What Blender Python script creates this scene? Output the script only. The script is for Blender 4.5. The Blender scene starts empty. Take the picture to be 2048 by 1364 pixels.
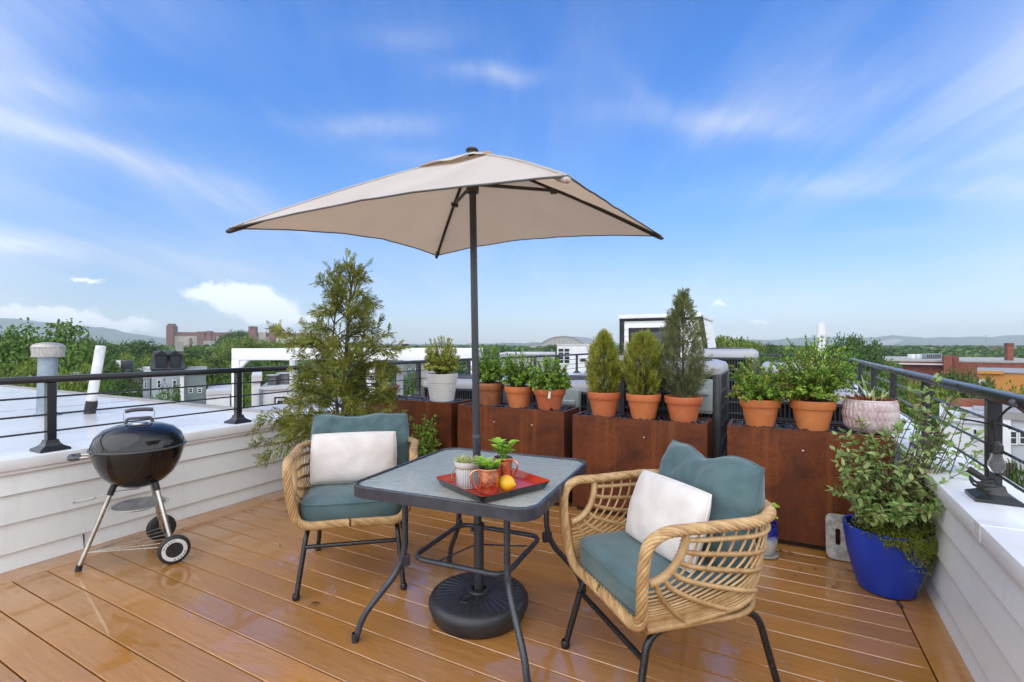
import bpy, bmesh, math, random
import numpy as np
from mathutils import Vector, Matrix, noise as mnoise

random.seed(11)
rng = np.random.default_rng(11)
SC = bpy.context.scene
COL = SC.collection
R = math.radians
PHI = R(28.2)
GZ = -10.5                      # street level below the roof deck
UX, UY = math.sin(PHI), math.cos(PHI)
CAMH = 1.25


def W(u, v, z=0.0):
    """deck frame (u away along the parapets, v along the boards) to world"""
    return Vector((u * UX + v * UY, u * UY - v * UX, z))


def at(px, py, Y):
    """photo pixel at depth Y to a world point"""
    return Vector(((px - 1024) / 971 * Y, Y, CAMH - (py - 692) / 971 * Y))


def vline(px, u):
    r = (px - 1024) / 971
    return u * (r * UY - UX) / (UY + UX * r)


def lin(*c):
    return tuple(((x / 255) / 12.92 if x / 255 <= .04045 else ((x / 255 + .055) / 1.055) ** 2.4) for x in c)


# ------------------------------------------------------------------ objects
def tag(o, label=None, cat=None, group=None, kind=None):
    if label: o['label'] = label
    if cat: o['category'] = cat
    if group: o['group'] = group
    if kind: o['kind'] = kind
    return o


def empty(name, loc=(0, 0, 0), rz=0.0, label=None, cat=None, group=None):
    o = bpy.data.objects.new(name, None)
    o.empty_display_size = .1
    COL.objects.link(o)
    o.location = loc
    o.rotation_euler = (0, 0, rz)
    return tag(o, label, cat, group)


def copy_tree(o, parent=None):
    c = o.copy()
    COL.objects.link(c)
    if parent is not None:
        c.parent = parent
    for ch in list(o.children):
        copy_tree(ch, c)
    return c


def link_mesh(name, me, mat=None, parent=None):
    o = bpy.data.objects.new(name, me)
    COL.objects.link(o)
    if mat is not None:
        me.materials.append(mat)
    if parent is not None:
        o.parent = parent
    return o


def fillet(pts, r, n=5, closed=False):
    """round the inner corners of a polyline"""
    pts = [Vector(p) for p in pts]
    out = []
    N = len(pts)
    for i, p in enumerate(pts):
        if not closed and i in (0, N - 1):
            out.append(p); continue
        a = pts[(i - 1) % N] - p
        b = pts[(i + 1) % N] - p
        d = min(r, a.length * .48, b.length * .48)
        a = p + a.normalized() * d
        b = p + b.normalized() * d
        for k in range(n + 1):
            t = k / n
            out.append(a * (1 - t) ** 2 + p * 2 * t * (1 - t) + b * t * t)
    return out


def spline(pts, n=6, closed=False):
    pts = [Vector(p) for p in pts]
    N = len(pts)
    out = []
    for i in range(N if closed else N - 1):
        g = (lambda j: pts[j % N]) if closed else (lambda j: pts[max(0, min(N - 1, j))])
        p0, p1, p2, p3 = g(i - 1), g(i), g(i + 1), g(i + 2)
        for k in range(n):
            t = k / n
            out.append(.5 * ((2 * p1) + (p2 - p0) * t + (2 * p0 - 5 * p1 + 4 * p2 - p3) * t * t + (3 * p1 - p0 - 3 * p2 + p3) * t ** 3))
    if not closed:
        out.append(pts[-1])
    return out


def resample(pts, step, closed=False):
    pts = [Vector(p) for p in pts]
    if closed: pts = pts + [pts[0]]
    L = [0]
    for a, b in zip(pts, pts[1:]): L.append(L[-1] + (b - a).length)
    n = max(2, int(round(L[-1] / step)))
    out = []
    j = 0
    for k in range(n + (0 if closed else 1)):
        s = L[-1] * k / n
        while j < len(L) - 2 and L[j + 1] < s: j += 1
        d = L[j + 1] - L[j]
        t = (s - L[j]) / d if d > 1e-9 else 0
        out.append(pts[j].lerp(pts[j + 1], t))
    return out


def frames(pts, closed=False):
    N = len(pts)
    T = []
    for i in range(N):
        a = pts[(i - 1) % N] if (closed or i > 0) else pts[i]
        b = pts[(i + 1) % N] if (closed or i < N - 1) else pts[i]
        t = (b - a)
        T.append(t.normalized() if t.length > 1e-9 else Vector((0, 0, 1)))
    up = Vector((0, 0, 1)) if abs(T[0].z) < .9 else Vector((1, 0, 0))
    x = T[0].cross(up).normalized()
    fr = []
    for t in T:
        x = (x - t * x.dot(t))
        x = x.normalized() if x.length > 1e-6 else t.orthogonal().normalized()
        fr.append((t, x, t.cross(x)))
    return fr


class MB:
    def __init__(s):
        s.v = []; s.f = []

    def add(s, vs, fs, M=None):
        o = len(s.v)
        s.v += [tuple(M @ Vector(p)) if M is not None else tuple(p) for p in vs]
        s.f += [tuple(i + o for i in f) for f in fs]
        return s

    def box(s, x0, x1, y0, y1, z0, z1, bev=0, M=None, seg=2):
        if bev <= 0:
            vs = [(x0, y0, z0), (x1, y0, z0), (x1, y1, z0), (x0, y1, z0), (x0, y0, z1), (x1, y0, z1), (x1, y1, z1), (x0, y1, z1)]
            fs = [(0, 3, 2, 1), (4, 5, 6, 7), (0, 1, 5, 4), (1, 2, 6, 5), (2, 3, 7, 6), (3, 0, 4, 7)]
            return s.add(vs, fs, M)
        bm = bmesh.new()
        bmesh.ops.create_cube(bm, size=1)
        for p in bm.verts:
            p.co = Vector(((x0 + x1) / 2 + p.co.x * (x1 - x0), (y0 + y1) / 2 + p.co.y * (y1 - y0), (z0 + z1) / 2 + p.co.z * (z1 - z0)))
        bmesh.ops.bevel(bm, geom=list(bm.edges), offset=bev, segments=seg, profile=.5, affect='EDGES')
        bm.verts.index_update()
        s.add([p.co.copy() for p in bm.verts], [[q.index for q in f.verts] for f in bm.faces], M)
        bm.free()
        return s

    def tube(s, pts, r, n=8, closed=False, caps=True, M=None):
        pts = [Vector(p) for p in pts]
        fr = frames(pts, closed)
        N = len(pts)
        rr = r if hasattr(r, '__len__') else [r] * N
        vs = []
        for p, (t, x, y), q in zip(pts, fr, rr):
            for k in range(n):
                a = 2 * math.pi * k / n
                vs.append(p + x * math.cos(a) * q + y * math.sin(a) * q)
        fs = []
        for i in range(N if closed else N - 1):
            j = (i + 1) % N
            for k in range(n):
                l = (k + 1) % n
                fs.append((i * n + k, i * n + l, j * n + l, j * n + k))
        if caps and not closed:
            fs.append(tuple(range(n - 1, -1, -1)))
            fs.append(tuple((N - 1) * n + k for k in range(n)))
        return s.add(vs, fs, M)

    def lathe(s, prof, n=32, c=(0, 0), M=None, wob=None, rot=0.0):
        vs = []; fs = []
        for i, (r, z) in enumerate(prof):
            for k in range(n):
                a = 2 * math.pi * k / n + rot
                q = max(r, 1e-4) * (wob(a, z) if wob else 1)
                vs.append((c[0] + q * math.cos(a), c[1] + q * math.sin(a), z))
        for i in range(len(prof) - 1):
            for k in range(n):
                l = (k + 1) % n
                fs.append((i * n + k, i * n + l, (i + 1) * n + l, (i + 1) * n + k))
        return s.add(vs, fs, M)

    def prism(s, poly, z0, z1, M=None):
        n = len(poly)
        vs = [(x, y, z0) for x, y in poly] + [(x, y, z1) for x, y in poly]
        fs = [tuple(range(n - 1, -1, -1)), tuple(range(n, 2 * n))]
        fs += [(i, (i + 1) % n, n + (i + 1) % n, n + i) for i in range(n)]
        return s.add(vs, fs, M)

    def grid(s, fn, nu, nv, M=None):
        vs = [fn(i / nu, j / nv) for j in range(nv + 1) for i in range(nu + 1)]
        fs = [(j * (nu + 1) + i, j * (nu + 1) + i + 1, (j + 1) * (nu + 1) + i + 1, (j + 1) * (nu + 1) + i) for j in range(nv) for i in range(nu)]
        return s.add(vs, fs, M)

    def build(s, name, mat=None, parent=None, smooth=40, loc=None):
        me = bpy.data.meshes.new(name)
        me.from_pydata(s.v, [], s.f)
        bm = bmesh.new(); bm.from_mesh(me)
        bmesh.ops.recalc_face_normals(bm, faces=bm.faces)
        bm.to_mesh(me); bm.free()
        if smooth:
            me.polygons.foreach_set('use_smooth', [True] * len(me.polygons))
            me.set_sharp_from_angle(angle=R(smooth))
        me.update()
        o = link_mesh(name, me, mat, parent)
        if loc is not None: o.location = loc
        return o


def np_mesh(name, V, F, mat, parent=None, smooth=False):
    """V (n,3); F (m,k) with one k for all the faces"""
    V = np.asarray(V, dtype=np.float32); F = np.asarray(F, dtype=np.int32)
    me = bpy.data.meshes.new(name)
    me.vertices.add(len(V)); me.vertices.foreach_set('co', V.ravel())
    k = F.shape[1]
    me.loops.add(F.size); me.loops.foreach_set('vertex_index', F.ravel())
    me.polygons.add(len(F)); me.polygons.foreach_set('loop_start', np.arange(0, F.size, k, dtype=np.int32))
    if smooth: me.polygons.foreach_set('use_smooth', np.ones(len(F), dtype=bool))
    me.update(calc_edges=True); me.validate()
    return link_mesh(name, me, mat, parent)


def unit(a):
    n = np.linalg.norm(a, axis=1, keepdims=True)
    return a / np.maximum(n, 1e-9)


def leaf_geo(P, D, N, L, Wd, fold=.25, curl=0.0):
    """six-vertex folded leaves: two quads each, meeting along the midrib"""
    P = np.asarray(P, float); D = unit(np.asarray(D, float)); N = np.asarray(N, float)
    n = len(P)
    L = np.broadcast_to(np.asarray(L, float).reshape(-1, 1), (n, 1)); Wd = np.broadcast_to(np.asarray(Wd, float).reshape(-1, 1), (n, 1))
    S = unit(np.cross(D, N)); U = np.cross(S, D)
    b = P
    t = P + D * L - U * L * curl
    l1 = P + D * L * .3 + S * Wd * .45 + U * Wd * fold; l2 = P + D * L * .66 + S * Wd * .38 + U * Wd * fold - U * L * curl * .4
    r1 = P + D * L * .3 - S * Wd * .45 + U * Wd * fold; r2 = P + D * L * .66 - S * Wd * .38 + U * Wd * fold - U * L * curl * .4
    V = np.stack([b, l1, l2, t, r2, r1], 1).reshape(-1, 3)
    i = np.arange(n).reshape(-1, 1) * 6
    F = np.concatenate([i + np.array([[0, 3, 2, 1]]), i + np.array([[0, 5, 4, 3]])], 0)
    return V, F


def diamond_geo(P, D, N, L, Wd):
    P = np.asarray(P, float); D = unit(np.asarray(D, float)); N = np.asarray(N, float)
    n = len(P)
    L = np.broadcast_to(np.asarray(L, float).reshape(-1, 1), (n, 1)); Wd = np.broadcast_to(np.asarray(Wd, float).reshape(-1, 1), (n, 1))
    S = unit(np.cross(D, N))
    V = np.stack([P, P + D * L * .45 + S * Wd * .5, P + D * L, P + D * L * .45 - S * Wd * .5], 1).reshape(-1, 3)
    i = np.arange(n).reshape(-1, 1) * 4
    return V, i + np.array([[0, 1, 2, 3]])


def rand_unit(n):
    return unit(rng.normal(size=(n, 3)))


# ---------------------------------------------------------------- materials
def nodes_of(name):
    m = bpy.data.materials.new(name)
    m.use_nodes = True
    nt = m.node_tree
    return m, nt, nt.nodes['Principled BSDF'], nt.nodes, nt.links


def ramp(N, stops):
    r = N.new('ShaderNodeValToRGB')
    e = r.color_ramp.elements
    while len(e) < len(stops): e.new(.5)
    for el, (p, c) in zip(e, stops):
        el.position = p
        el.color = (c, c, c, 1) if not hasattr(c, '__len__') else (*c, 1)
    return r


def noise_tex(N, L, vec, scale, detail=5, rough=.55, dist=0.0, stretch=None):
    if stretch is not None:
        mp = N.new('ShaderNodeMapping'); mp.inputs['Scale'].default_value = stretch
        L.new(vec, mp.inputs['Vector']); vec = mp.outputs['Vector']
    t = N.new('ShaderNodeTexNoise')
    t.inputs['Scale'].default_value = scale; t.inputs['Detail'].default_value = detail
    t.inputs['Roughness'].default_value = rough; t.inputs['Distortion'].default_value = dist
    L.new(vec, t.inputs['Vector'])
    return t.outputs['Fac']


def mix_col(N, L, fac, a, b, mode='MIX'):
    m = N.new('ShaderNodeMix'); m.data_type = 'RGBA'; m.blend_type = mode
    for sock, val in ((m.inputs[0], fac), (m.inputs[6], a), (m.inputs[7], b)):
        if hasattr(val, 'is_output'): L.new(val, sock)
        elif hasattr(val, '__len__'): sock.default_value = (*val, 1)
        else: sock.default_value = val
    return m.outputs[2]


def bump(N, L, bsdf, h, strength=.3, dist=.01):
    b = N.new('ShaderNodeBump'); b.inputs['Strength'].default_value = strength; b.inputs['Distance'].default_value = dist
    L.new(h, b.inputs['Height']); L.new(b.outputs['Normal'], bsdf.inputs['Normal'])
    return b


def M(name, col, rough=.5, metal=0.0, col2=None, vs=6, bs=0, bstr=.2, bdist=.004, rvar=.12, stretch=None, coat=0.0, spec=.5, contrast=(.35, .68)):
    m, nt, P, N, L = nodes_of(name)
    tc = N.new('ShaderNodeTexCoord').outputs['Object']
    col2 = col2 or tuple(c * .78 for c in col)
    f = noise_tex(N, L, tc, vs, 6, .6, .2, stretch)
    r = ramp(N, [(contrast[0], 0.0), (contrast[1], 1.0)]); L.new(f, r.inputs[0])
    L.new(mix_col(N, L, r.outputs[0], col2, col), P.inputs['Base Color'])
    rr = N.new('ShaderNodeMapRange'); L.new(f, rr.inputs[0])
    rr.inputs[1].default_value = .3; rr.inputs[2].default_value = .7
    rr.inputs[3].default_value = min(1, rough + rvar); rr.inputs[4].default_value = max(.02, rough - rvar)
    L.new(rr.outputs[0], P.inputs['Roughness'])
    P.inputs['Metallic'].default_value = metal
    P.inputs['Specular IOR Level'].default_value = spec
    P.inputs['Coat Weight'].default_value = coat
    P.inputs['Coat Roughness'].default_value = .08
    if bs: bump(N, L, P, noise_tex(N, L, tc, bs, 4, .6), bstr, bdist)
    return m


def leaf_mat(name, c1, c2, c3, trans=.3, rough=.5, vs=3.0, spec=.35):
    """leaf colour varies leaf by leaf and clump by clump"""
    m, nt, P, N, L = nodes_of(name)
    g = N.new('ShaderNodeNewGeometry')
    tc = N.new('ShaderNodeTexCoord').outputs['Object']
    f = noise_tex(N, L, tc, vs, 3)
    a = N.new('ShaderNodeMath'); a.operation = 'MULTIPLY_ADD'
    L.new(g.outputs['Random Per Island'], a.inputs[0]); a.inputs[1].default_value = .6
    s = N.new('ShaderNodeMath'); s.operation = 'MULTIPLY_ADD'; L.new(f, s.inputs[0]); s.inputs[1].default_value = 1.1; s.inputs[2].default_value = -.38
    L.new(s.outputs[0], a.inputs[2])
    r = ramp(N, [(.1, c1), (.5, c2), (.95, c3)]); L.new(a.outputs[0], r.inputs[0])
    L.new(r.outputs[0], P.inputs['Base Color'])
    P.inputs['Roughness'].default_value = rough
    P.inputs['Specular IOR Level'].default_value = spec
    t = N.new('ShaderNodeBsdfTranslucent'); L.new(r.outputs[0], t.inputs['Color'])
    mx = N.new('ShaderNodeMixShader'); mx.inputs[0].default_value = trans
    L.new(P.outputs[0], mx.inputs[1]); L.new(t.outputs[0], mx.inputs[2])
    L.new(mx.outputs[0], N['Material Output'].inputs['Surface'])
    return m
# ------------------------------------------------------------ the materials
def deck_material():
    m, nt, P, N, L = nodes_of('wet_decking')
    tc = N.new('ShaderNodeTexCoord').outputs['Object']
    g = N.new('ShaderNodeNewGeometry')
    grain = noise_tex(N, L, tc, 1.0, 7, .6, .6, (2.5, 60, 40))
    fine = noise_tex(N, L, tc, 1.0, 3, .6, .2, (14, 420, 60))
    big = noise_tex(N, L, tc, 1.6, 4, .6, .5)
    r = ramp(N, [(.25, (.315, .140, .037)), (.52, (.39, .178, .049)), (.78, (.46, .220, .067))]); L.new(grain, r.inputs[0])
    hs = N.new('ShaderNodeHueSaturation')
    v = N.new('ShaderNodeMapRange'); L.new(g.outputs['Random Per Island'], v.inputs[0]); v.inputs[3].default_value = .80; v.inputs[4].default_value = 1.14
    L.new(v.outputs[0], hs.inputs['Value']); L.new(r.outputs[0], hs.inputs['Color'])
    L.new(mix_col(N, L, .22, hs.outputs[0], mix_col(N, L, big, (.25, .092, .017), (.49, .228, .058))), P.inputs['Base Color'])
    # standing water: mirror-flat in patches, thin film over grain elsewhere
    pud = noise_tex(N, L, tc, 1.0, 5, .62, .8, (1.5, 3.4, 1))
    wet = ramp(N, [(.46, 0.0), (.52, 1.0)]); L.new(pud, wet.inputs[0])
    ro = N.new('ShaderNodeMapRange'); L.new(wet.outputs[0], ro.inputs[0]); ro.inputs[3].default_value = .24; ro.inputs[4].default_value = .05
    L.new(ro.outputs[0], P.inputs['Roughness'])
    inv = N.new('ShaderNodeMath'); inv.operation = 'MULTIPLY_ADD'; L.new(wet.outputs[0], inv.inputs[0]); inv.inputs[1].default_value = -.86; inv.inputs[2].default_value = 1.0
    hh = N.new('ShaderNodeMath'); hh.operation = 'MULTIPLY'; L.new(fine, hh.inputs[0]); L.new(inv.outputs[0], hh.inputs[1])
    h2 = N.new('ShaderNodeMath'); h2.operation = 'MULTIPLY_ADD'; L.new(big, h2.inputs[0]); h2.inputs[1].default_value = .5; L.new(hh.outputs[0], h2.inputs[2])
    bump(N, L, P, h2.outputs[0], .55, .004)
    P.inputs['Specular IOR Level'].default_value = .7
    P.inputs['Coat IOR'].default_value = 1.6
    cr_ = N.new('ShaderNodeMapRange'); L.new(wet.outputs[0], cr_.inputs[0]); cr_.inputs[3].default_value = .45; cr_.inputs[4].default_value = .7; L.new(cr_.outputs[0], P.inputs['Coat Weight'])
    cq_ = N.new('ShaderNodeMapRange'); L.new(wet.outputs[0], cq_.inputs[0]); cq_.inputs[3].default_value = .20; cq_.inputs[4].default_value = .035; L.new(cq_.outputs[0], P.inputs['Coat Roughness'])
    return m


def corten_material():
    m, nt, P, N, L = nodes_of('weathering_steel')
    tc = N.new('ShaderNodeTexCoord').outputs['Object']
    cl = noise_tex(N, L, tc, 3.2, 8, .68, .7)
    st = noise_tex(N, L, tc, 1.0, 5, .6, .2, (13, 13, .8))
    sp = noise_tex(N, L, tc, 48, 3, .7)
    r1 = ramp(N, [(.3, (.045, .012, .006)), (.5, (.115, .029, .009)), (.70, (.20, .052, .013))]); L.new(cl, r1.inputs[0])
    r2 = ramp(N, [(.54, 0.0), (.74, .75)]); L.new(st, r2.inputs[0])
    c = mix_col(N, L, r2.outputs[0], r1.outputs[0], (.22, .066, .02))
    r3 = ramp(N, [(.5, 0.0), (.72, .6)]); L.new(sp, r3.inputs[0])
    L.new(mix_col(N, L, r3.outputs[0], c, (.035, .012, .008)), P.inputs['Base Color'])
    rr = N.new('ShaderNodeMapRange'); L.new(cl, rr.inputs[0]); rr.inputs[3].default_value = .28; rr.inputs[4].default_value = .62
    L.new(rr.outputs[0], P.inputs['Roughness'])
    P.inputs['Specular IOR Level'].default_value = .3
    bump(N, L, P, sp, .25, .002)
    return m


def fabric_material(name, c1, c2, vs=5, weave=900, rough=.85):
    m, nt, P, N, L = nodes_of(name)
    tc = N.new('ShaderNodeTexCoord').outputs['Object']
    f = noise_tex(N, L, tc, vs, 6, .62, .6)
    r = ramp(N, [(.33, c1), (.66, c2)]); L.new(f, r.inputs[0])
    g = noise_tex(N, L, tc, weave, 2, .6)
    tone = mix_col(N, L, g, (.80, .80, .80), (1.15, 1.15, 1.15))
    L.new(mix_col(N, L, 1.0, r.outputs[0], tone, 'MULTIPLY'), P.inputs['Base Color'])
    P.inputs['Roughness'].default_value = rough
    P.inputs['Sheen Weight'].default_value = .25
    P.inputs['Specular IOR Level'].default_value = .25
    w = noise_tex(N, L, tc, 14, 5, .6, .5)
    ad = N.new('ShaderNodeMath'); ad.operation = 'MULTIPLY_ADD'; L.new(g, ad.inputs[0]); ad.inputs[1].default_value = .25; L.new(w, ad.inputs[2])
    bump(N, L, P, ad.outputs[0], .35, .004)
    return m


def rattan_material():
    m, nt, P, N, L = nodes_of('natural_rattan')
    tc = N.new('ShaderNodeTexCoord').outputs['Object']
    g = N.new('ShaderNodeNewGeometry')
    f = noise_tex(N, L, tc, 22, 5, .65, .4)
    a = N.new('ShaderNodeMath'); a.operation = 'MULTIPLY_ADD'; L.new(g.outputs['Random Per Island'], a.inputs[0]); a.inputs[1].default_value = .35; L.new(f, a.inputs[2])
    r = ramp(N, [(.3, (.25, .128, .048)), (.62, (.42, .255, .110)), (.95, (.56, .38, .190))]); L.new(a.outputs[0], r.inputs[0])
    L.new(r.outputs[0], P.inputs['Base Color'])
    P.inputs['Roughness'].default_value = .42
    bump(N, L, P, noise_tex(N, L, tc, 160, 3), .25, .002)
    return m


def glass_top_material():
    m, nt, P, N, L = nodes_of('rain_glass')
    tc = N.new('ShaderNodeTexCoord').outputs['Object']
    h = noise_tex(N, L, tc, 34, 6, .72, .8)
    h2 = noise_tex(N, L, tc, 9, 4, .6, .5)
    ad = N.new('ShaderNodeMath'); ad.operation = 'MULTIPLY_ADD'; L.new(h2, ad.inputs[0]); ad.inputs[1].default_value = .8; L.new(h, ad.inputs[2])
    b = N.new('ShaderNodeBump'); b.inputs['Strength'].default_value = .9; b.inputs['Distance'].default_value = .012; L.new(ad.outputs[0], b.inputs['Height'])
    tr = N.new('ShaderNodeBsdfTransparent')
    rt = ramp(N, [(.38, (.50, .60, .55)), (.66, (.86, .90, .88))]); L.new(h, rt.inputs[0]); L.new(rt.outputs[0], tr.inputs['Color'])
    gl = N.new('ShaderNodeBsdfGlossy'); gl.inputs['Roughness'].default_value = .06; gl.inputs['Color'].default_value = (.95, .97, .98, 1)
    L.new(b.outputs['Normal'], gl.inputs['Normal'])
    df = N.new('ShaderNodeBsdfDiffuse'); df.inputs['Color'].default_value = (.74, .82, .78, 1)  # pale diffuse share stands in for white sky reflected in the wet glass
    m1 = N.new('ShaderNodeMixShader'); m1.inputs[0].default_value = .52
    L.new(tr.outputs[0], m1.inputs[1]); L.new(df.outputs[0], m1.inputs[2])
    fr = N.new('ShaderNodeFresnel'); fr.inputs['IOR'].default_value = 2.3; L.new(b.outputs['Normal'], fr.inputs['Normal'])
    mx = N.new('ShaderNodeMixShader'); L.new(fr.outputs[0], mx.inputs[0]); L.new(m1.outputs[0], mx.inputs[1]); L.new(gl.outputs[0], mx.inputs[2])
    L.new(mx.outputs[0], N['Material Output'].inputs['Surface'])
    return m


def canvas_material():
    m, nt, P, N, L = nodes_of('beige_canvas')
    tc = N.new('ShaderNodeTexCoord').outputs['Object']
    f = noise_tex(N, L, tc, 2.6, 5, .6, .5)
    r = ramp(N, [(.3, (.56, .51, .475)), (.7, (.66, .61, .57))]); L.new(f, r.inputs[0])
    L.new(r.outputs[0], P.inputs['Base Color']); P.inputs['Roughness'].default_value = .85
    P.inputs['Specular IOR Level'].default_value = .2
    t = N.new('ShaderNodeBsdfTranslucent'); t.inputs['Color'].default_value = (.66, .50, .36, 1)
    mx = N.new('ShaderNodeMixShader'); mx.inputs[0].default_value = .32
    L.new(P.outputs[0], mx.inputs[1]); L.new(t.outputs[0], mx.inputs[2])
    L.new(mx.outputs[0], N['Material Output'].inputs['Surface'])
    bump(N, L, P, noise_tex(N, L, tc, 420, 2), .12, .001)
    return m


def siding_material():
    m, nt, P, N, L = nodes_of('white_siding')
    tc = N.new('ShaderNodeTexCoord').outputs['Object']
    f = noise_tex(N, L, tc, 1.0, 6, .65, .4, (3, 1.2, 5))
    r = ramp(N, [(.3, (.69, .715, .715)), (.6, (.76, .79, .79))]); L.new(f, r.inputs[0])
    d = noise_tex(N, L, tc, 1.0, 6, .7, .2, (16, 16, 1.6))
    rd = ramp(N, [(.54, 0.0), (.80, .28)]); L.new(d, rd.inputs[0])
    L.new(mix_col(N, L, rd.outputs[0], r.outputs[0], (.42, .41, .39)), P.inputs['Base Color'])
    P.inputs['Roughness'].default_value = .5
    bump(N, L, P, noise_tex(N, L, tc, 1.0, 4, .6, 0, (90, 6, 90)), .12, .002)
    return m


def glaze_material():
    m, nt, P, N, L = nodes_of('drip_glaze')
    tc = N.new('ShaderNodeTexCoord').outputs['Object']
    sx = N.new('ShaderNodeSeparateXYZ'); L.new(tc, sx.inputs[0])
    n = noise_tex(N, L, tc, 45, 3)
    a = N.new('ShaderNodeMath'); a.operation = 'MULTIPLY_ADD'; L.new(n, a.inputs[0]); a.inputs[1].default_value = .09; L.new(sx.outputs['Z'], a.inputs[2])
    r = ramp(N, [(.145, (.50, .53, .52)), (.165, (.18, .25, .5)), (.185, (.012, .02, .22))]); L.new(a.outputs[0], r.inputs[0])
    L.new(r.outputs[0], P.inputs['Base Color']); P.inputs['Roughness'].default_value = .15
    return m


def striped_material():
    """thin grey-blue pinstripes glazed down a white pot"""
    m, nt, P, N, L = nodes_of('pinstriped_clay')
    tc = N.new('ShaderNodeTexCoord').outputs['Object']
    sx = N.new('ShaderNodeSeparateXYZ'); L.new(tc, sx.inputs[0])
    def f(op, a, b):
        n = N.new('ShaderNodeMath'); n.operation = op
        for i, x in enumerate((a, b)):
            if hasattr(x, 'is_output'): L.new(x, n.inputs[i])
            else: n.inputs[i].default_value = x
        return n.outputs[0]
    an = f('ARCTAN2', sx.outputs['Y'], sx.outputs['X'])
    st = f('SINE', f('MULTIPLY', an, 30.0), 0.0)
    band = f('MULTIPLY', f('GREATER_THAN', sx.outputs['Z'], .006), f('LESS_THAN', sx.outputs['Z'], .079))
    r = ramp(N, [(.55, 0.0), (.8, 1.0)]); L.new(f('MULTIPLY', f('ADD', f('MULTIPLY', st, .5), .5), band), r.inputs[0])
    n = noise_tex(N, L, tc, 40, 4)
    base = mix_col(N, L, n, (.46, .43, .40), (.68, .66, .63))
    L.new(mix_col(N, L, r.outputs[0], base, (.24, .27, .33)), P.inputs['Base Color']); P.inputs['Roughness'].default_value = .5
    return m


def mottled_pot_material():
    m, nt, P, N, L = nodes_of('whitewashed_pink_clay')
    tc = N.new('ShaderNodeTexCoord').outputs['Object']
    f = noise_tex(N, L, tc, 9, 5, .6, .5)
    f2 = noise_tex(N, L, tc, 60, 3, .6)
    r = ramp(N, [(.35, (.40, .25, .255)), (.65, (.62, .53, .53))]); L.new(f, r.inputs[0])
    r2 = ramp(N, [(.45, 0.0), (.65, .4)]); L.new(f2, r2.inputs[0])
    L.new(mix_col(N, L, r2.outputs[0], r.outputs[0], (.66, .60, .60)), P.inputs['Base Color']); P.inputs['Roughness'].default_value = .6
    return m


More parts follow.
